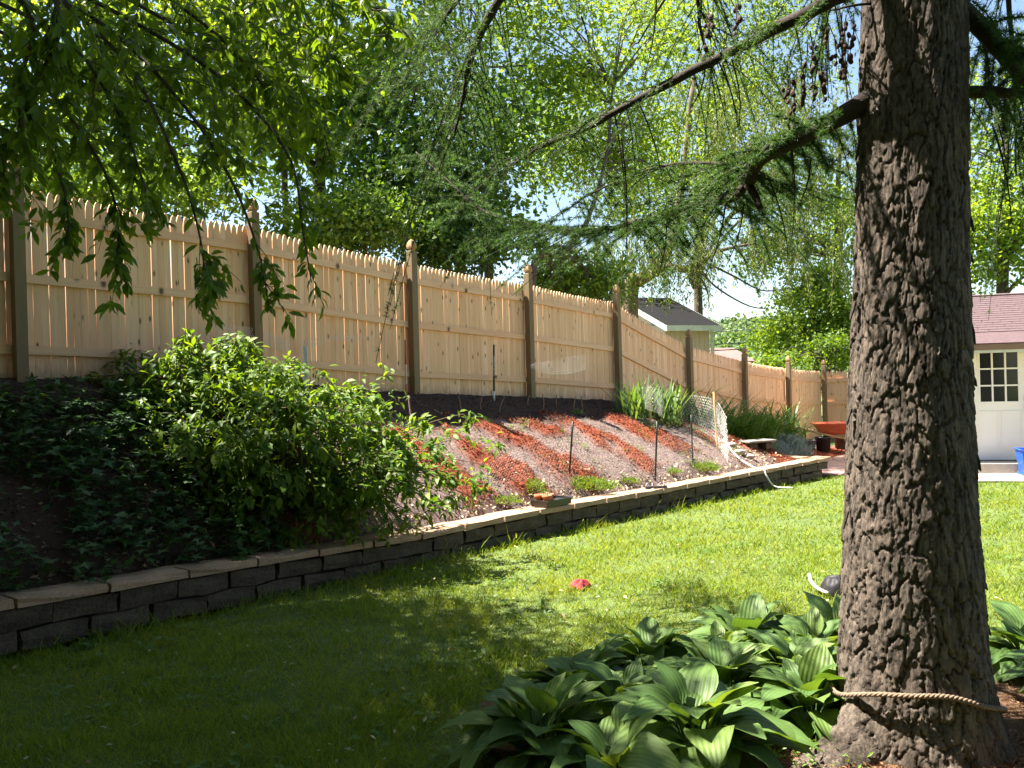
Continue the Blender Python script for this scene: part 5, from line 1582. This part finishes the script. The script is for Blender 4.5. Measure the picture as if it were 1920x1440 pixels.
stake('wire_stake', 'dark front wire stake nearest the rolled wire corner', 'stake', 1299, 778, 868, m_steel, .012, -3)
stake('wooden_stake', 'tan wooden stake standing among the iris leaves', 'stake', 1220, 726, 795, m_tan, .014, 8, kind='flat')
stake('wooden_stake', 'tan bamboo stake inside the wire corner', 'stake', 1346, 735, 845, m_tan, .012, -8)
for px, y0, y1, ln, lb in ((902, 745, 768, 2, 'palest short twig cutting under the printed stake'), (936, 745, 775, 10, 'red barked bent cutting right of the printed stake'), (990, 742, 760, 3, 'thin cutting left of the fourth post'), (1018, 738, 768, -1, 'reddish cutting below the fifth panel'), (1044, 741, 762, 0, 'tan cutting below the small fern'), (1075, 744, 766, 4, 'leaning cutting below the green stake'), (1092, 742, 764, -2, 'cutting just right of the green stake'), (865, 742, 770, -5, 'faint thin cutting in the dark mulch left of the printed stake')):
    b_ = foot(bank_pt(px, y1)); t_ = at(px + ln, y0, b_[1])
    mid = (b_ + t_) / 2 + np.array([random.uniform(-.02, .02), 0, 0])
    o = MB().tube(curve([b_, mid, t_], 8), np.linspace(.008, .006, 8), 6).build('twig_cutting', plain('cutting_bark', (.34, .19, .13), .8), None, True)
    tag(o, lb, 'twig', 'cuttings stuck in the mulch')

# ---- chicken wire
m_wire = plain('galvanised_wire', (.62, .60, .56), .45, .35, .5, .1)
def wire_sheet(path, hts, name, label, cell=.045, r=.0013, wob=.02, seed=0, lift=0.0):
    """hexagonal netting hung along a ground path; hts = height at each path point"""
    Pp = np.asarray(path, float)
    n = 200
    Q = curve(Pp, n); seg = np.concatenate([[0], np.cumsum(np.linalg.norm(np.diff(Q, axis=0), axis=1))])
    Ltot = seg[-1]
    hh = np.interp(np.linspace(0, 1, n), np.linspace(0, 1, len(hts)), hts)
    hm = max(hts)
    def P3(s, h):
        b_ = np.stack([np.interp(s, seg, Q[:, k]) for k in range(3)], -1)
        f = np.interp(s, seg, hh) / hm
        tang = np.stack([np.interp(s, seg, np.gradient(Q[:, k])) for k in range(2)], -1); tang = nrm(tang)
        w_ = wob * (fbm(s * 2.5, h * 3, 0, 2, 200 + seed) - .5) * 2 * (h / hm + .2)
        b_[:, 0] += -tang[:, 1] * w_; b_[:, 1] += tang[:, 0] * w_
        b_[:, 2] += h * f + .02 * (fbm(s * 3, h * 2, 5, 2, 300 + seed) - .5) + lift
        return b_
    a = cell / math.sqrt(3)
    rows = int(hm / (1.5 * a)); cols = int(Ltot / cell)
    A, B = [], []
    for rr in range(rows + 1):
        s0 = np.arange(cols) * cell + (cell / 2 if rr % 2 else 0)
        z0_ = rr * 1.5 * a
        lo = np.stack([s0 + cell / 2, np.full(cols, z0_)], -1)
        l = np.stack([s0, np.full(cols, z0_ + a / 2)], -1); rt = np.stack([s0 + cell, np.full(cols, z0_ + a / 2)], -1)
        A += [lo, lo]; B += [l, rt]
        up = np.stack([s0, np.full(cols, z0_ + 1.5 * a)], -1)
        if rr < rows: A.append(l); B.append(up)
    A, B = np.concatenate(A), np.concatenate(B)
    ok = (A[:, 1] <= hm) & (B[:, 1] <= hm + 1e-6) & (A[:, 0] <= Ltot) & (B[:, 0] <= Ltot)
    A, B = P3(A[ok, 0], A[ok, 1]), P3(B[ok, 0], B[ok, 1])
    d = nrm(B - A); s1 = nrm(np.cross(d, np.array([.3, .5, .8]))); s2 = np.cross(d, s1)
    n = len(A)
    ring = [math.cos(q) * s1 + math.sin(q) * s2 for q in (0, 2.094, 4.189)]
    V = np.stack([A + r * k for k in ring] + [B + r * k for k in ring], 1)
    Fq = np.array([[0, 1, 4, 3], [1, 2, 5, 4], [2, 0, 3, 5]])
    Fa = (Fq[None] + (np.arange(n) * 6)[:, None, None]).reshape(-1, 4)
    o_ = mkobj(name, np_mesh(name, V.reshape(-1, 3), [Fa]), m_wire)
    return tag(o_, label, 'wire netting', 'chicken wire round the bed')
def gp(px, py): return foot(bank_pt(px, py)) + np.array([0, 0, .02])
wire_sheet([gp(905, 930), gp(990, 908), gp(1068, 893), gp(1150, 895), gp(1230, 897), gp(1299, 870), gp(1368, 872)], [.35, .5, .58, .5, .6, .6, .74], 'wire_netting', 'fine chicken wire along the front of the mulched bed', .06, .0005, .04, 1)
wire_sheet([gp(1366, 872), gp(1352, 845), gp(1330, 822), gp(1290, 800), gp(1250, 788), gp(1200, 768), gp(1155, 745)], [.74, .78, .7, .55, .42, .36, .3], 'wire_netting', 'bunched chicken wire corner in front of the daylilies', .062, .0009, .04, 2)
def fp(px, py, d): return at(px, py, d)
wire_sheet([fp(396, 660, 9.4), fp(392, 655, 9.2), fp(430, 650, 9.3), fp(490, 648, 9.8), fp(545, 660, 10.1)], [.3, .27, .24, .2, .12], 'wire_netting', 'curled chicken wire end above the shrub at left', .045, .0014, .03, 3)
wire_sheet([fp(562, 668, 10.15), fp(590, 650, 10.2), fp(630, 640, 10.3), fp(690, 634, 10.6)], [.14, .1, .07, .03], 'wire_netting', 'drooping chicken wire above the white stake', .045, .0014, .02, 4)
wire_sheet([fp(995, 690, 12.6), fp(1030, 700, 12.8), fp(1065, 700, 13.0), fp(1100, 690, 13.2)], [.05, .2, .26, .22], 'wire_netting', 'loose hanging chicken wire left of the dark green stake', .045, .0013, .05, 5)

# ---- strap-leaved clumps, fern, silver mound, weeds
def strap_clump(name, label, cat, p, n, Lr, wr, spread, cols, up=1.0, group=None, sag=1.0):
    p = np.array(p, float)
    o_ = thing(name, label, cat, tuple(p), 0, group)
    base = np.stack([rng.normal(0, spread * .45, n), rng.normal(0, spread * .45, n), np.zeros(n)], -1)
    d = nrm(np.stack([rng.normal(0, .5, n), rng.normal(0, .5, n), np.full(n, up)], -1) + base * .5)
    side = nrm(np.cross(d, np.array([0, 0, 1.0]))); nn = np.cross(side, d)
    T = STRAP[0].copy(); T[:, 2] *= sag
    V, Fc = place((T, STRAP[1]), base, d, -np.sign((nn[:, 2:3] + 1e-6)) * -nn, rng.uniform(*Lr, n), rng.uniform(*wr, n))
    f_ = mkobj('leaves', np_mesh('leaves', V, [Fc], True), leaf_mat(name + '_leaf', cols, .4, .4, (1.3, 1.25, .35), .4), o_); tag(f_, kind='stuff')
    return o_
IR = [(.08, .15, .05), (.11, .19, .06), (.15, .235, .08)]
DL = [(.06, .14, .03), (.10, .19, .035), (.14, .24, .045)]
for px, py, n, lb in ((1190, 785, 70, 'iris clump with upright blades left of the tan stake'), (1245, 790, 80, 'pale iris clump with upright blades right of the tan stake')):
    strap_clump('iris_clump', lb, 'iris', gp(px, py), n, (.45, .8), (.028, .045), .28, IR, 1.7, 'irises in the bed', .35)
def bp(u, t_): 
    x_, y_ = xy(u, t_); return np.array([float(x_), float(y_), float(H(x_, y_)) - .01])
for u, t_, n, lb in ((12.0, .55, 120, 'small daylily clump beside the sixth post'), (12.7, .85, 170, 'big arching daylily clump right of the wire corner'), (13.7, .75, 170, 'daylily clump in the middle of the row'), (14.6, .7, 150, 'daylily clump below the seventh post'), (15.5, .6, 130, 'daylily clump next to the silver mound'), (11.2, .35, 80, 'daylily clump against the fence behind the wire corner'), (13.2, .35, 90, 'daylily clump hard against the fence behind the row')):
    strap_clump('daylily_clump', lb, 'daylily', bp(u, t_), n, (.65, 1.15), (.024, .042), .4, DL, 1.15, 'daylilies along the fence', 1.0)

def mound(name, label, cat, p, R, n, cols, leaf, asp, group=None, tpl=LEAF2, upb=.6, tint=(1.2, 1.15, .5)):
    p = np.array(p, float)
    o_ = thing(name, label, cat, tuple(p), 0, group)
    d = rand_unit(n); d[:, 2] = np.abs(d[:, 2])
    q = d * np.array(R) * rng.uniform(.35, 1.05, (n, 1)) ** .5 * (.8 + .4 * rng.uniform(size=(n, 1)))
    L = rng.uniform(*leaf, n)
    V, Fc = place(tpl, q, rand_unit(n) * .7 + d * .6 + np.array([0, 0, upb]), rand_unit(n), L, L * asp)
    sm_ = MB()
    for k in range(14):
        e = q[k] * .9; sm_.tube(np.array([[e[0] * .2, e[1] * .2, 0], e * .6, e]), [.005, .004, .002], 4, False)
    sm_.build('stems', m_stem, o_)
    f_ = mkobj('leaves', np_mesh('leaves', V, [Fc]), leaf_mat(name + '_leaf', cols, .35, .5, tint, .3), o_); tag(f_, kind='stuff')
    return o_
SIL = [(.18, .24, .23), (.26, .33, .31), (.36, .42, .39)]
mound('silver_plant', 'silvery blue mounded plant beside the black pot', 'plant', bp(14.0, 1.2), (.5, .42, .40), 2400, SIL, (.05, .11), .2, tint=(1, 1.05, .9))
mound('silver_plant', 'smaller silvery blue plant behind the stone slab', 'plant', bp(13.2, 1.3), (.36, .3, .34), 1100, SIL, (.05, .1), .2, tint=(1, 1.05, .9))
WD = [(.12, .20, .03), (.17, .26, .04), (.23, .30, .06)]
for px, py, R, n, lb in ((1100, 918, (.38, .16, .14), 1500, 'bright weed clump on the wall behind the seed tray'), (1318, 884, (.26, .14, .12), 900, 'bright weed clump at the foot of the front wire near its corner'), (1000, 925, (.16, .12, .16), 420, 'yellow green weed left of the seed tray'), (1180, 908, (.14, .08, .07), 260, 'small weed tuft between the tray and the sandals'), (945, 945, (.2, .1, .08), 320, 'low weeds at the wall edge left of the tray'), (1262, 888, (.12, .08, .06), 200, 'small weed tuft just above the sandals')):
    mound('weed_clump', lb, 'weed', gp(px, py), R, n, WD, (.025, .05), .35, 'weeds along the wall top', tint=(1.3, 1.2, .4))
for px, py, R, n, lb in ((811, 738, (.1, .1, .17), 120, 'feathery seedling right of the tallest post'), (900, 736, (.1, .08, .08), 70, 'small seedling at the foot of the fourth panel'), (1033, 742, (.14, .1, .12), 220, 'bushy little fern right of the fourth post'), (1122, 738, (.13, .1, .36), 200, 'tall wispy plant beside the dark green stake'), (640, 722, (.12, .08, .1), 70, 'thin weed at the foot of the fence right of the white stake'), (1082, 778, (.1, .08, .06), 120, 'yellowish seedling at the top of the widest red strip'), (1255, 800, (.2, .12, .16), 220, 'pale bushy plant at the foot of the irises'), (980, 795, (.08, .05, .05), 50, 'tiny sprout at the head of the red strip'), (1160, 775, (.25, .12, .05), 200, 'straw coloured weeds at the top right of the bed')):
    mound('seedling', lb, 'seedling', gp(px, py), R, n, [(.10, .17, .05), (.15, .22, .07), (.2, .26, .09)], (.03, .07), .3, 'seedlings in the bed', tint=(1.2, 1.15, .4))
n = 420
u_ = rng.uniform(4.5, 11, n); t_ = rng.uniform(1.0, 2.1, n); keep = fbm(u_ * 3, t_ * 3, 0, 2, 401) > .56; u_, t_ = u_[keep], t_[keep]; n = len(u_)
x, y = xy(u_, t_); P = np.repeat(np.stack([x, y, bank_z(u_, t_) + .03], -1), 9, 0) + rng.normal(size=(n * 9, 3)) * np.array([.03, .03, .012])
V, Fc = place(LEAF2, P, rand_unit(n * 9) + np.array([0, 0, .5]), rand_unit(n * 9) * .5 + np.array([0, 0, 1]), rng.uniform(.02, .04, n * 9), rng.uniform(.01, .018, n * 9))
o = mkobj('bed_sprouts', np_mesh('bed_sprouts', V, [Fc]), m_weed); tag(o, 'scattered tiny green sprouts on the bed', 'sprouts', kind='stuff')

# ---- seed tray with terracotta pots
m_plast = plain('black_tray_plastic', (.03, .03, .032), .4, 0, .5)
m_terra = M('terracotta', (.40, .11, .05), (.52, .17, .08), 12, .75, .1)
tb = at(1050, 948, 9.9); tu, tt_ = ut(tb[0], tb[1])
tx_, ty_ = xy(tu, tw(tu) - .1)
tray = thing('seed_tray', 'black plastic seed tray sitting on the wall cap', 'tray', (float(tx_), float(ty_), float(zw(tu)) + .006), wall_dir(float(tu)) + .05)
def tray_mesh(Lx, Wy, h, th=.006):
    mb_ = MB()
    mb_.box((0, 0, .004), (Lx - .03, Wy - .03, .008))
    for s in (-1, 1):
        a_ = R_(10)
        mb_.box((0, s * (Wy / 2 - .008), h / 2), (Lx, th, h), [[1, 0, 0], [0, math.cos(a_ * s), math.sin(a_ * s)], [0, -math.sin(a_ * s), math.cos(a_ * s)]])
        mb_.box((s * (Lx / 2 - .008), 0, h / 2), (th, Wy - .002, h), [[math.cos(a_ * s), 0, math.sin(a_ * s)], [0, 1, 0], [-math.sin(a_ * s), 0, math.cos(a_ * s)]])
        mb_.box((0, s * Wy / 2, h), (Lx + .02, .016, .006)); mb_.box((s * Lx / 2, 0, h + .001), (.016, Wy + .02, .006))
    return mb_
tray_mesh(.44, .25, .075).build('tray', m_plast, tray)
MB().box((.04, 0, .035), (.006, .2, .055)).build('divider', m_plast, tray); MB().box((.13, .02, .03), (.11, .09, .05)).build('cell_insert', m_plast, tray)
TM = Matrix.Translation(tray.location) @ Matrix.Rotation(tray.rotation_euler[2], 4, 'Z')
for (dx, dy, lb) in ((-.16, -.07, 'small terracotta pot at the near left corner of the seed tray'), (-.16, .05, 'small terracotta pot at the back left of the seed tray'), (-.06, -.02, 'small terracotta pot nearest the tray middle')):
    w_ = TM @ Vector((dx, dy, .01))
    pt = thing('flower_pot', lb, 'pot', tuple(w_), 0, 'pots in the seed tray')
    pr = MB().lathe([(.001, .001), (.034, 0), (.042, .07), (.042, .074), (.049, .075), (.05, .1), (.044, .1), (.043, .08), (.001, .078)], 20)
    pr.build('pot', m_terra, pt, True); pt.scale = (1.15, 1.15, 1.3)
    MB().tube(np.array([[0, 0, .078], [.01, 0, .15], [.004, .01, .24]]), [.004, .003, .002], 5).build('dry_stem', m_stick, pt)

# ---- sandals on the wall cap
m_sole = plain('sandal_sole', (.07, .055, .06), .6); m_strap = plain('sandal_strap', (.3, .26, .29), .5)
for k, (px, lb, rz) in enumerate(((1232, 'worn dark sandal nearer the soil on the wall cap', .3), (1252, 'worn dark sandal nearer the cap edge', -.1))):
    b_ = at(px, 908, 11.4); uu, _t = ut(b_[0], b_[1]); x_, y_ = xy(uu, tw(uu) - (.17 if k == 0 else .06))
    s_ = thing('sandal', lb, 'sandal', (float(x_), float(y_), float(zw(uu)) + .004), wall_dir(float(uu)) + rz, 'pair of sandals')
    a_ = np.linspace(0, 2 * math.pi, 22, endpoint=False)
    ox = .13 * np.cos(a_); oy = .045 * np.sin(a_) * (1 + .25 * np.cos(a_)) * (1 - .18 * np.exp(-(np.cos(a_) / .3) ** 2))
    V = np.concatenate([np.stack([ox, oy, 0 * ox], -1), np.stack([ox, oy, 0 * ox + .022 + .012 * np.clip(-np.cos(a_), 0, 1)], -1)])
    MB().add(V, [list(range(21, -1, -1))], [list(range(22, 44))], [[i_, (i_ + 1) % 22, (i_ + 1) % 22 + 22, i_ + 22] for i_ in range(22)]).build('sole', m_sole, s_)
    for sg_ in (-1, 1):
        MB().tube(curve([(.085, 0, .02), (.05, sg_ * .03, .055), (0, sg_ * .045, .02)], 10), .007, 5).build('strap', m_strap, s_, True)

# ---- hose end, stones, slab seat
m_hose = plain('white_hose_plastic', (.74, .70, .62), .4)
def w3(u, t_, z_): 
    x_, y_ = xy(u, t_); return np.array([float(x_), float(y_), float(z_)])
hp = [w3(10.3, 1.75, bank_z(10.3, 1.75) + .05), w3(9.95, 2.1, bank_z(9.95, 2.1) + .04), w3(9.8, tw(9.8) - .2, zw(9.8) + .016), w3(9.7, tw(9.7) - .0, zw(9.7) + .02), w3(9.68, tw(9.68) + .07, zw(9.68) - .1), w3(9.75, tw(9.75) + .16, lawn_z(*xy(9.75, tw(9.75) + .16)) + .06), w3(9.85, tw(9.85) + .4, lawn_z(*xy(9.85, tw(9.85) + .4)) + .04)]
o = MB().tube(curve(hp, 40), .013, 8).build('garden_hose', m_hose, None, True); tag(o, 'pale hose hanging over the wall cap onto the lawn', 'hose')
m_rock = M('pale_rock', (.26, .22, .18), (.38, .33, .27), 12, .9, .5, .01, rnd=True, fine=50)
for px, py, s_, lb in ((1387, 850, .11, 'flat pale stone where the hose starts'), (1405, 858, .10, 'rounded pale stone lower beside the hose'), (1372, 836, .09, 'small stone at the foot of the wire corner')):
    g_ = gp(px, py)
    d = rand_unit(60)
    import bmesh
    bm = bmesh.new()
    for v_ in d: bm.verts.new(v_ * np.array([s_, s_ * .7, s_ * .45]) * rng.uniform(.85, 1.1))
    bmesh.ops.convex_hull(bm, input=bm.verts); me = bpy.data.meshes.new('stone'); bm.to_mesh(me); bm.free()
    o = mkobj('stone', me, m_rock); o.location = tuple(g_ + np.array([0, 0, .02])); tag(o, lb, 'stone', 'stones in the mulch')
sp_ = gp(1420, 845)
seat = thing('stone_bench', 'grey stone slab resting on two stones in front of the daylilies', 'bench', tuple(sp_), R_(28))
MB().box((0, 0, .165), (.62, .3, .035), None, .008).build('slab', M('slab_stone', (.16, .14, .125), (.24, .215, .19), 6, .9, .4, fine=40), seat)
for s in (-1, 1): MB().box((s * .18, 0, .07), (.16, .22, .15), None, .03).build('support', m_block, seat)

# ---- black pots by the wheelbarrow
m_pot = plain('black_nursery_pot', (.035, .033, .036), .45, 0, .5)
for px, py, r, h, lb in ((1544, 846, .17, .32, 'black nursery pot beside the wheelbarrow'), (1576, 842, .14, .28, 'dark pot half hidden by the larch trunk'), (1521, 842, .1, .2, 'small grey pot behind the silver plant')):
    g_ = gp(px, py)
    p_ = thing('nursery_pot', lb, 'pot', tuple(g_), 0, 'pots by the wheelbarrow')
    MB().lathe([(.001, 0), (r * .82, 0), (r * .97, h * .9), (r * 1.06, h * .9), (r * 1.06, h), (r * .96, h), (r * .92, h * .82), (.001, h * .8)], 24).build('pot', m_pot if r > .12 else plain('grey_pot', (.25, .26, .28), .6), p_, True)

# ---- wheelbarrow
m_tray = M('red_barrow_paint', (.36, .05, .02), (.46, .08, .03), 5, .45, .05, spec=.5)
m_handle = wood_mat('barrow_handle', (.42, .28, .15), (.48, .33, .19), (.3, .19, .1), False)
m_leg = plain('dark_steel', (.05, .045, .045), .5, .6)
wp = gp(1562, 850)
wbar = thing('wheelbarrow', 'red wheelbarrow with wooden handles by the far fence corner', 'wheelbarrow', tuple(wp + np.array([.15, .25, 0])), R_(-12))
def ring(x0_, x1_, yw0, yw1, z_):
    return [(x0_, -yw0, z_), (x1_, -yw1, z_), (x1_, yw1, z_), (x0_, yw0, z_)]
rings = [ring(-.28, .42, .19, .15, .40), ring(-.40, .58, .30, .26, .56), ring(-.46, .68, .35, .31, .64)]
Vt = np.array(sum(rings, [])); inn = Vt * np.array([.955, .94, 1]) + np.array([0, 0, .012])
Fq = []
for off_, flip in ((0, False), (12, True)):
    for r in range(2):
        for i_ in range(4):
            j_ = (i_ + 1) % 4; q = [off_ + r * 4 + i_, off_ + r * 4 + j_, off_ + r * 4 + 4 + j_, off_ + r * 4 + 4 + i_]
            Fq.append(q[::-1] if flip else q)
Fq += [[3, 2, 1, 0], [12, 13, 14, 15]] + [[8 + i_, 8 + (i_ + 1) % 4, 20 + (i_ + 1) % 4, 20 + i_] for i_ in range(4)]
MB().add(np.vstack([Vt, inn]), Fq).build('tray', m_tray, wbar)
rp = [(-.46, -.35, .65), (.68, -.31, .65), (.68, .31, .65), (-.46, .35, .65), (-.46, -.35, .65)]
MB().tube(rp, .013, 6).build('rim', m_tray, wbar)
MB().add([(-.40, -.27, .6), (.55, -.24, .6), (.55, .24, .6), (-.40, .27, .6), (0, 0, .67)], [[0, 1, 4], [1, 2, 4], [2, 3, 4], [3, 0, 4]]).build('soil_load', m_soil, wbar)
for s in (-1, 1):
    MB().tube(np.array([(-.88, s * .33, .60), (-.66, s * .31, .535), (-.2, s * .26, .40), (.55, s * .10, .24), (.82, s * .06, .20)]), [.017, .02, .024, .024, .022], 8).build('handle', m_handle, wbar)
    MB().tube(curve([(-.18, s * .25, .39), (-.24, s * .25, .15), (-.2, s * .25, .01), (.05, s * .24, .01), (.22, s * .2, .33)], 20), .013, 6).build('leg', m_leg, wbar, True)
wh = MB(); a_ = np.linspace(0, 2 * math.pi, 25)
wh.tube(np.stack([.82 + .15 * np.cos(a_), 0 * a_, .2 + .15 * np.sin(a_)], -1), .045, 8, False)
wheel = wh.build('wheel', m_black, wbar, True)
MB().tube(np.array([(.82, -.07, .2), (.82, .07, .2)]), .05, 10).build('hub', m_leg, wheel)

# ---- odds and ends on the lawn
m_red = M('red_cloth', (.25, .02, .02), (.4, .05, .05), 20, .8, .3)
rc = at(1090, 1106, 7.05); rc[2] = float(lawn_z(rc[0], rc[1])) + .02
th_, ph_ = np.meshgrid(np.linspace(0, 2 * math.pi, 26, endpoint=False), np.linspace(0, math.pi / 2, 8), indexing='xy')
rr_ = 1 + .55 * (fbm(np.cos(th_) * 2.2 + 5, np.sin(th_) * 2.2, ph_ * 2, 3, 55) - .5) + .3 * np.sin(th_ * 3)
Vr = np.stack([.075 * rr_ * np.cos(th_) * np.cos(ph_), .05 * rr_ * np.sin(th_) * np.cos(ph_), .055 * rr_ * np.sin(ph_) ** 1.5], -1)
i_, j_ = np.meshgrid(np.arange(7), np.arange(26), indexing='ij'); jj = (j_ + 1) % 26
o = MB().add(Vr.reshape(-1, 3) + rc, np.stack([i_ * 26 + j_, i_ * 26 + jj, (i_ + 1) * 26 + jj, (i_ + 1) * 26 + j_], -1).reshape(-1, 4)).build('crumpled_cloth', m_red, None, True)
tag(o, 'small crumpled red cloth lying on the lawn', 'cloth')
m_bag = M('dark_bag', (.008, .007, .009), (.022, .018, .022), 14, .6, .4, .01)
bc = at(1572, 1118, 6.6)
bc[2] = float(lawn_z(bc[0], bc[1]))
th_, ph_ = np.meshgrid(np.linspace(0, 2 * math.pi, 40, endpoint=False), np.linspace(0, math.pi / 2, 14), indexing='xy')
rr_ = 1 + .06 * np.sin(th_ * 7 + ph_ * 3) * np.cos(ph_) + .2 * (fbm(np.cos(th_) * 3 + 5, np.sin(th_) * 3, ph_ * 2, 3, 57) - .5)
Vr = np.stack([.13 * rr_ * np.cos(th_) * np.cos(ph_) ** .6, .12 * rr_ * np.sin(th_) * np.cos(ph_) ** .6, .15 * rr_ * np.sin(ph_)], -1)
i_, j_ = np.meshgrid(np.arange(13), np.arange(40), indexing='ij'); jj = (j_ + 1) % 40
o = MB().add(Vr.reshape(-1, 3) + bc, np.stack([i_ * 40 + j_, i_ * 40 + jj, (i_ + 1) * 40 + jj, (i_ + 1) * 40 + j_], -1).reshape(-1, 4)).build('garden_bag', m_bag, None, True)
tag(o, 'dark crumpled bag behind the larch trunk on the lawn', 'bag')
q = [at(1552, 1112, 6.5), at(1535, 1104, 6.6), at(1522, 1092, 6.7), at(1517, 1077, 6.8)]
o = MB().tube(curve(q, 16), .012, 8).build('white_rope', m_hose, None, True); tag(o, 'short white rope curving up from the dark bag', 'rope')
# blue bin at the right edge, standing on the pad
m_blue = plain('blue_plastic', (.02, .09, .55), .4, 0, .5)
_q = at(1913, 893, 14.4); bx, by = float(_q[0]), 14.4
bin_ = thing('blue_bin', 'blue plastic bin at the right edge by the garage step', 'bin', (bx + .22, by, float(lawn_z(bx, by)) + .032), GANG)
w0_, w1_, hb = .17, .21, .42
Vb = np.array([[sx__ * w, sy__ * w, z_] for z_, w in ((0, w0_), (hb, w1_), (hb, w1_ - .01), (.02, w0_ - .01)) for sx__, sy__ in ((-1, -1), (1, -1), (1, 1), (-1, 1))])
Fb = [[3, 2, 1, 0], [12, 13, 14, 15]]
for r in range(3):
    for i_ in range(4): Fb.append([r * 4 + i_, r * 4 + (i_ + 1) % 4, r * 4 + 4 + (i_ + 1) % 4, r * 4 + 4 + i_])
MB().add(Vb, Fb).build('body', m_blue, bin_)
MB().tube([(-.22, -.22, hb), (.22, -.22, hb), (.22, .22, hb), (-.22, .22, hb), (-.22, -.22, hb)], .014, 6).build('rim', m_blue, bin_)
MB().box((0, 0, .012), (.4, .4, .02)).build('foot_lip', m_blue, bin_)

# bits of litter and broadleaf weeds in the lawn
n = 420
d = np.exp(rng.uniform(math.log(3.2), math.log(9), n)); x = rng.uniform(-.62, .62, n) * d; y = d
u_, t_ = ut(x, y); k = (t_ > tw(u_) + .05) & ~in_soil_patch(x, y); x, y = x[k], y[k]; n = len(x)
P = np.stack([x, y, lawn_z(x, y) + rng.uniform(.03, .06, n)], -1)
V, Fc = place(LEAF2, P, rand_unit(n) * np.array([1, 1, .4]), rand_unit(n) * .5 + np.array([0, 0, 1]), rng.uniform(.02, .06, n), rng.uniform(.008, .025, n))
o = mkobj('lawn_litter', np_mesh('lawn_litter', V, [Fc]), chip_mat('lawn_litter_mat', [(.30, .22, .12), (.42, .36, .22), (.2, .13, .07), (.34, .30, .12)])); tag(o, 'small dry leaves and bits fallen on the lawn', 'litter', kind='stuff')
n = 260
d = np.exp(rng.uniform(math.log(3.2), math.log(10), n)); x = rng.uniform(-.62, .62, n) * d; y = d
u_, t_ = ut(x, y); k = (t_ > tw(u_) + .03) & ~in_soil_patch(x, y) & (fbm(x * 1.5, y * 1.5, 0, 2, 505) > .5); x, y = x[k], y[k]; n = len(x)
P = np.repeat(np.stack([x, y, lawn_z(x, y) + .035], -1), 14, 0) + rng.normal(size=(n * 14, 3)) * np.array([.05, .05, .012])
L = rng.uniform(.025, .06, n * 14)
V, Fc = place(LEAF6, P, rand_unit(n * 14) * np.array([1, 1, .25]), rand_unit(n * 14) * .35 + np.array([0, 0, 1]), L, L * .6)
o = mkobj('lawn_weeds', np_mesh('lawn_weeds', V, [Fc]), leaf_mat('lawn_weed', [(.08, .16, .03), (.12, .21, .04), (.10, .17, .05)], .4, .5)); tag(o, 'patches of clover and broad leaved weeds in the lawn', 'weeds', kind='stuff')
